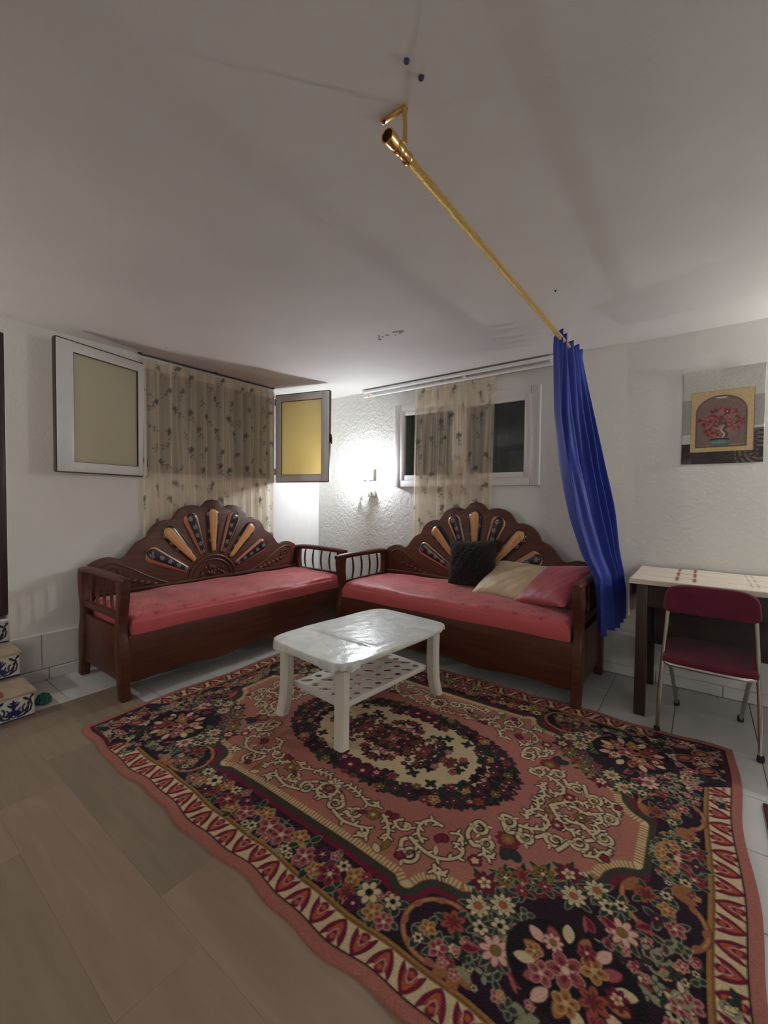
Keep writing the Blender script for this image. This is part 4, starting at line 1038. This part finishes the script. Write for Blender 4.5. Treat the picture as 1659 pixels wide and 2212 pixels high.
# ---------------------------------------------------------------- curtains and rods
SB, SF1, SF2 = lin(242, 230, 208), lin(116, 112, 110), lin(126, 130, 112)
def sheer(label, w, z0, z1, seed, folds, place, amp, opa):
    c = Canvas(w, z1-z0, .003, SB); rn = random.Random(seed); dark = np.zeros(c.a.shape[:2], bool)
    nxs, nzs = int(w/.17)+1, int((z1-z0)/.17)+1
    for i in range(nxs):
        for j in range(nzs):
            x, z = (i+.5*(j % 2)+.2)*.17+rn.uniform(-.04, .04), (j+.3)*.17+rn.uniform(-.04, .04); a = rn.uniform(.6, 2.4)
            col = rn.choice([SF1, SF1, SF2])
            if rn.random() < .55:
                for q in range(5): c.ell(x+.017*math.cos(a+q*1.256), z+.017*math.sin(a+q*1.256), .014, .008, a+q*1.256, col)
                c.disc(x, z, .006, SF2)
            P = smooth_pts([(x, z), (x+.05*math.cos(a+PI), z+.05*math.sin(a+PI)), (x+.09*math.cos(a+PI+.3), z+.09*math.sin(a+PI+.3))], 4); c.stroke(P, .003, .002, col)
            for q in range(4):
                t_ = .02+.02*q; c.leaf(x+t_*math.cos(a+PI), z+t_*math.sin(a+PI), .032, .006, a+PI+(.8 if q % 2 else -.8), col)
    pr_ = (np.abs(c.a-np.array(SB, np.float32)).sum(-1) > .05).astype(np.float32)
    oc = Canvas(w, z1-z0, .003, (0, 0, 0)); oc.a[..., 0] = pr_; c.blur(); oc.blur()
    nu, nv = int(w/.0055), int((z1-z0)/.012); S, Zz = np.meshgrid(np.linspace(0, w, nu), np.linspace(0, z1-z0, nv))
    ph = S/w*folds*2*PI+.9*np.sin(S*4.1+seed)+.5*np.sin(S*11)
    hgt = Zz/(z1-z0); A = amp*(1.0-.45*hgt)
    D = A*np.sin(ph+.6*np.sin(Zz*2.2+S*3))+.35*A*np.sin(ph*2.3+Zz*1.5)
    S2 = S+.010*np.sin(ph+1.2)*(1-hgt*.4)
    rr_ = np.random.RandomState(seed+5); ple = np.zeros(S.shape)
    for k in range(int(folds*1.7)): # gathered pleats: cloth doubled over in narrow vertical lines
        x0_ = rr_.uniform(0, w); wd_ = rr_.uniform(.004, .011); dr = rr_.uniform(-.03, .03)
        ple = np.maximum(ple, rr_.uniform(.5, 1)*np.exp(-((S-x0_-dr*(1-hgt)-.006*np.sin(Zz*5+k))/wd_)**2)*np.clip(1.15-rr_.uniform(0, .7)*hgt, 0, 1))
    op = np.clip(opa+.38*ple+.30*oc.sample(S, Zz)[..., 0]+.18*(hgt > .955)+.10*np.sin(ph), 0, .95)
    D = D+.012*ple
    X, Y, Z = place(S2, D, Zz+z0)
    me = grid_mesh('sheer_curtain', M_sheer, X, Y, Z, c.sample(S, Zz))
    at = me.attributes.new('Opa', 'FLOAT', 'POINT'); at.data.foreach_set('value', op.ravel().astype(np.float32))
    return tag(put('sheer_curtain', me), label, 'curtain', 'sheer flower-print curtains')
sheer('wide sheer cream flower-print curtain over the open window in the left wall', 1.385, .93, 2.562, 3, 13, lambda S, D, Z: (.040+D*.55, -2.145+S, Z), .026, .52)
sheer('narrow sheer cream flower-print curtain over the closed window in the back wall', .885, .93, 2.565, 7, 10, lambda S, D, Z: (1.468+S-.010*(2.56-Z), -.055+D*.5, Z), .018, .50)
rl = thing('curtain_rail', 'thin dark curtain rail at the ceiling above the left window', 'curtain rail', (.04, -1.45, 2.57))
MB().box((0, 0, .018), (.014, 1.42, .010), .002).build('rail', M_dark, rl)
for y in (-.7, 0, .7): MB().box((0, y, .025), (.028, .03, .008), .002).build('rail_clip', M_dark, rl)
rl = thing('curtain_rail', 'white double curtain rail above the closed window in the back wall', 'curtain rail', (1.85, -.08, 2.55))
MB().box((0, -.015, .024), (2.10, .050, .022), .005).build('rail', M_railw, rl)
MB().tube([(-1.06, .02, -.018), (1.06, .02, -.018)], .013, 12).build('rod', M_railw, rl)
MB().lathe([(.014, 0), (.018, .006), (.014, .02)], 12, TR_(-1.0, .02, -.018) @ RY_(90)).build('end_ring', M_gold, rl)
for x in (-.95, .2, 1.0): MB().box((x, .03, .0), (.022, .085, .016), .003).box((x, .068, -.005), (.03, .01, .05), .002).build('rail_bracket', M_railw, rl)
# brass rod across the room
RXr, RZr = 3.112, 2.468
rd = thing('curtain_rod', 'embossed brass curtain rod hung from the ceiling, running to the blue curtain', 'curtain rod', (RXr, -1.40, RZr))
MB().tube([(0.0, -1.31, 0), (0, 1.02, 0)], .0155, 20).build('rod', M_goldrod, rd)
MB().lathe([(.0175, -.035), (.0195, -.030), (.0195, -.012), (.0165, -.008), (.0165, .02), (.0195, .024), (.0195, .034), (.0165, .038)], 20, TR_(0, -1.275, 0) @ RX_(-90)).build('collar', M_gold, rd)
e = MB(); e.add(*(lambda n: ([(r_*math.cos(2*PI*k/n), y, r_*math.sin(2*PI*k/n)) for r_, y in ((.0165, -1.31), (.022, -1.325), (.0225, -1.355), (.0185, -1.355), (.0175, -1.32)) for k in range(n)], [(i*n+k, i*n+(k+1) % n, (i+1)*n+(k+1) % n, (i+1)*n+k) for i in range(4) for k in range(n)]))(20))
e.build('rod_end', M_gold, rd); MB().lathe([(.0175, 0), (.0172, .003)], 16, TR_(0, -1.325, 0) @ RX_(90)).build('end_cap', M_dark, rd)
br = MB().box((-.030, -1.282, .128), (.10, .020, .006), .002).tube([(.012, -1.282, .125), (.014, -1.280, .07), (.010, -1.276, .025)], [.008, .007, .008], 8)
br.build('bracket', M_gold, rd)
for dx in (-.07, .012): MB().lathe([(.006, 0), (.0055, -.004)], 8, TR_(dx, -1.282, .1255)).build('screw', M_dark, rd)
MB().tube([(.0, .84, .131), (.0, .84, .07), (0, .84, .015)], .003, 8).build('hanger', M_railw, rd)
# blue curtain gathered at the far end of the rod
rowz = [2.515, 2.44, 2.0, 1.64, 1.25, 1.0, .85, .70, .47]
Lx = [(3.085, -.80), (3.085, -.80), (3.085, -.74), (3.115, -.69), (3.19, -.69), (3.27, -.70), (3.348, -.71), (3.362, -.71), (3.375, -.70)]
Rx = [(3.135, -.36), (3.135, -.36), (3.215, -.32), (3.275, -.28), (3.34, -.21), (3.375, -.16), (3.405, -.12), (3.43, -.11), (3.44, -.11)]
def interp(z, tab):
    zz = np.array(rowz[::-1]); return np.stack([np.interp(z, zz, np.array([p[i] for p in tab][::-1])) for i in (0, 1)], -1)
nu, nv = 230, 150; S, V_ = np.meshgrid(np.linspace(0, 1, nu), np.linspace(0, 1, nv)); Zb = 2.515-(2.515-.47)*V_
Lp, Rp = interp(Zb, Lx), interp(Zb, Rx); D = Rp-Lp; nrm = np.stack([D[..., 1], -D[..., 0]], -1); nrm /= np.linalg.norm(nrm, axis=-1, keepdims=True)
ph = S*4.2*2*PI+1.1*np.sin(V_*3.2+S*4)+1.3*np.sin(S*8+.6)
amp = .034+.012*np.sin(V_*3.0); amp = amp*np.interp(Zb, [.47, .75, 1.05, 2.5], [.75, .62, .8, 1.0])
off_ = amp*np.sin(ph)+.35*amp*np.sin(ph*2.1+V_*4)+.010*np.sin(S*60+3*np.sin(V_*6))*.35
Pb = Lp+D*(S+.012*np.sin(ph*1.0+1.5))[..., None]+nrm*off_[..., None]
Zb = Zb+.05*(V_ > .93)*np.sin(S*9)*(V_-.93)/.07*.3+.012*np.sin(ph)*(V_ < .03)-.02*S*(V_ < .03)
bc = put('blue_curtain', grid_mesh('blue_curtain', M_blue, Pb[..., 0], Pb[..., 1], Zb, None)); tag(bc, 'long royal blue satin curtain bunched at the far end of the brass rod', 'curtain')
sm = bc.modifiers.new('thickness', 'SOLIDIFY'); sm.thickness = .002
# ---------------------------------------------------------------- lamp, socket, cord
LX, LZ = .830, 1.625
def sconce(label, loc, rz, strength, col, cat='lamp', group='wall lamps'):
    s = thing('wall_lamp', label, cat, loc, rz, group); BY = -.088
    MB().box((0, -.008, .02), (.10, .014, .10), .005).build('back_plate', M_white, s)
    MB().grid(lambda i, j: ((i*2-1)*.075, -.018-.012*abs(i*2-1)**2.2, -.035+.115*j), 21, 5).build('added_reflector', M_reflect, s, 60).modifiers.new('thickness', 'SOLIDIFY').thickness = .003  # shield added behind the bulb to hold down the wall hot spot
    for q in (-1, 1): MB().ball((q*.082, -.030, .075), .009, 10, 6).build('end_knob', M_gold, s)
    MB().tube([tuple(p) for p in smooth_pts([(0, -.015, -.035), (0, -.04, -.06), (0, -.07, -.060), (0, BY, -.045)], 5)], .008, 10).build('arm', M_white, s)
    MB().lathe([(.016, -.045), (.022, -.04), (.020, -.015), (.015, -.005)], 16, TR_(0, BY, 0)).build('lamp_socket', M_white, s)
    MB().lathe([(.011, -.008), (.015, .006), (.023, .020), (.026, .036), (.022, .052), (.012, .062), (.003, .064)], 20, TR_(0, BY, .0)).build('bulb', mat_emit('bulb_glow', col, strength), s, 60)
    return s
sconce('glaring white lamp fixed to the back wall between the corner and the window', (LX, 0, LZ), 0, LAMP_CORNER, (0.88, 0.94, 1.0))
sconce('lamp fixed to the left wall beyond the left edge of the picture', (0, -4.35, 1.72), PI/2, LAMP_LEFT, (1.0, .94, .88))
sconce('lamp fixed to the back wall beyond the right edge of the picture', (5.2, 0, 1.95), 0, LAMP_RIGHT, (1.0, .98, .94))
pl = thing('fill_globe', 'white globe added as fill light in the far corner behind the viewer', 'lamp', (6.4, -6.2, 2.15))
MB().ball((0, 0, 0), .11, 24, 14).build('globe', mat_emit('globe_glow', (1.0, .97, .92), FILL_FAR), pl, 60)  # added fill light, out of view, brightens both walls
MB().tube([(0, 0, .10), (0, 0, .42)], .005, 8).build('cord', M_white, pl); MB().lathe([(.05, .45), (.05, .43), (.02, .40)], 16).build('ceiling_rose', M_white, pl)
so = thing('socket_box', 'small white surface-mounted socket box under the lamp', 'socket', (.876, 0, 1.435))
MB().box((0, -.016, 0), (.095, .032, .072), .006).build('box', M_white, so); MB().lathe([(.019, 0), (.019, .004), (.012, .006)], 16, TR_(.008, -.030, .005) @ RX_(90)).build('outlet', M_chrome, so)
co = thing('lamp_cord', 'white cord looping from the lamp down to the socket box', 'cord', (.8, -.012, 1.4))
P = smooth_pts([(-.020, -.010, .30), (-.035, -.006, .20), (-.045, -.004, .11), (-.058, -.006, .04), (-.085, -.006, -.03)], 6); MB().tube(P, .0045, 8).build('cable', M_whitecord, co)
MB().box((-.075, -.012, .0), (.026, .024, .066), .006, Matrix.Rotation(.35, 3, 'Y')).build('inline_switch', M_whitecord, co)
P = smooth_pts([(-.085, -.006, -.03), (-.06, -.006, -.09), (-.01, -.008, -.115), (.03, -.010, -.08), (.055, -.018, -.02), (.07, -.026, .015)], 6); MB().tube(P, .0045, 8).build('cable', M_whitecord, co)
# ---------------------------------------------------------------- poster
PG, PD, PC = lin(196, 196, 188), lin(44, 34, 38), lin(200, 176, 128)
po = Canvas(.45, .66, .0018, PG)
GXp, GYp = np.meshgrid(np.arange(po.nx)*po.res, np.arange(po.ny)*po.res)
po.a[(GYp > .21+.1*GXp) & (GYp < .46)] = lin(158, 156, 150)
po.a[(GYp < .21) & (GXp < .06)] = lin(206, 202, 198); po.a[GYp < .145+.02*GXp] = PD
po.lock = (GYp < .235) & (GXp > .3)
for k in range(14): po.disc(.43, .07, .22-.014*k, PD if k % 2 else lin(112, 98, 92))
for k in range(6): po.ell(.40, .05+.03*k, .03, .011, .4, lin(96, 84, 80)); po.ell(.40, .05+.03*k, .018, .006, .4, PD)
po.lock = None
for k in range(30): po.ell(rnd.uniform(.02, .42), rnd.uniform(.01, .09), .03, .006, rnd.uniform(-.3, .6), lin(62, 52, 52))
fx0, fx1, fy0, fy1 = .052, .395, .085, .510
po.poly([(fx0-.003, fy0-.003), (fx1+.003, fy0-.003), (fx1+.003, fy1+.003), (fx0-.003, fy1+.003)], lin(120, 92, 60)); po.poly([(fx0, fy0), (fx1, fy0), (fx1, fy1), (fx0, fy1)], PC)
ax0, ax1, ay0, ayt = .078, .362, .115, .478; mx = (ax0+ax1)/2; hw = (ax1-ax0)/2
def arch(d): return [(ax0+d, ay0+d), (ax1-d, ay0+d)]+[(mx+(hw-d)*math.cos(q), .36+(ayt-.36-d)*math.sin(q)) for q in np.linspace(0, PI, 30)]
po.poly(arch(0), lin(104, 84, 78)); po.poly(arch(.010), lin(124, 104, 96))
po.lock = inpoly(GXp, GYp, np.array(arch(.012)))
for k in range(10): po.ell(mx+.01, .275, .12-.011*k, .12-.011*k, 0, tuple(np.array(lin(124, 104, 96))*(1+.07*k)))
po.poly([(ax0, ay0), (ax1, ay0), (ax1, .135), (ax0, .128)], lin(170, 128, 100)); po.ell(mx, .462, .035, .008, 0, lin(206, 196, 186))
for cx, cy, a_, b_ in [(mx-.055, .295, .075, .045), (mx+.085, .275, .062, .050), (mx+.015, .345, .085, .042), (mx-.05, .215, .045, .028)]:
    for k in range(95):
        q, r_ = rnd.uniform(0, 6.28), math.sqrt(rnd.random()); po.ell(cx+a_*r_*math.cos(q), cy+b_*r_*math.sin(q), .009, .006, rnd.uniform(0, 3), rnd.choice([lin(150, 52, 64), lin(128, 40, 52), lin(180, 96, 102), lin(108, 40, 44), lin(124, 104, 96)]))
po.stroke(smooth_pts([(mx+.0, .165), (mx+.03, .20), (mx+.012, .235), (mx+.03, .265), (mx-.005, .295), (mx+.02, .335)], 6), .016, .006, lin(92, 74, 70)); po.stroke(smooth_pts([(mx-.006, .165), (mx+.022, .20), (mx+.004, .235), (mx+.02, .265)], 6), .005, .003, lin(206, 186, 160))
po.stroke([(mx-.05, .20), (mx-.01, .18), (mx+.03, .17)], .006, .006, lin(150, 120, 100)); po.ell(mx-.005, .168, .055, .010, 0, lin(40, 38, 36)); po.ell(mx+.0, .145, .062, .024, 0, lin(88, 112, 108)); po.ell(mx-.01, .150, .045, .010, 0, lin(120, 140, 134)); po.disc(mx+.035, .36, .004, (.8, .78, .76))
po.lock = None
sxp, syp = np.meshgrid(np.linspace(0, .45, 190), np.linspace(0, .66, 270))
bend = .004+.012*np.clip((syp-.55)/.11, 0, 1)**2*np.abs(sxp/.225-1)+.010*np.clip((.06-syp)/.06, 0, 1)*np.clip((.06-sxp)/.06, 0, 1)
ps = put('poster', grid_mesh('poster', mat_attr('poster_print', .35, 0, 80, .5), sxp, -bend, syp, po.sample(sxp, syp)), None, (3.769, -.001, 1.645))
ps.modifiers.new('thickness', 'SOLIDIFY').thickness = .001
tag(ps, 'unframed colour print of a red bonsai tree in an arched niche on the back wall', 'poster')
# ---------------------------------------------------------------- small things by the stairs
gs = MB()
for k in range(26):
    q = k*2.4; z = .012+.045*(k/26); r_ = .035*math.sqrt(max(.05, 1-(k/26)**2)); gs.ball((r_*math.cos(q), r_*math.sin(q), z), .014, 8, 5)
tag(gs.build('scouring_pad', M_green, None, 60, (.455, -2.945, .0)), 'crumpled dark green scouring pad on the white tile beside the stairs', 'scourer')
def cloth(i, j): return (.53+.10*i*(1-.4*j), -3.33+.16*j, .172+.075*(1-abs(2*i-1)**1.5)*(1-abs(2*j-1)**2)+.006*math.sin(i*17)*math.sin(j*13))
cl = MB().grid(cloth, 24, 24).build('folded_cloth', M_pinkcloth, None, 60); cl.modifiers.new('thickness', 'SOLIDIFY').thickness = .004
tag(cl, 'salmon pink cloth bundled on the lowest stair', 'cloth')
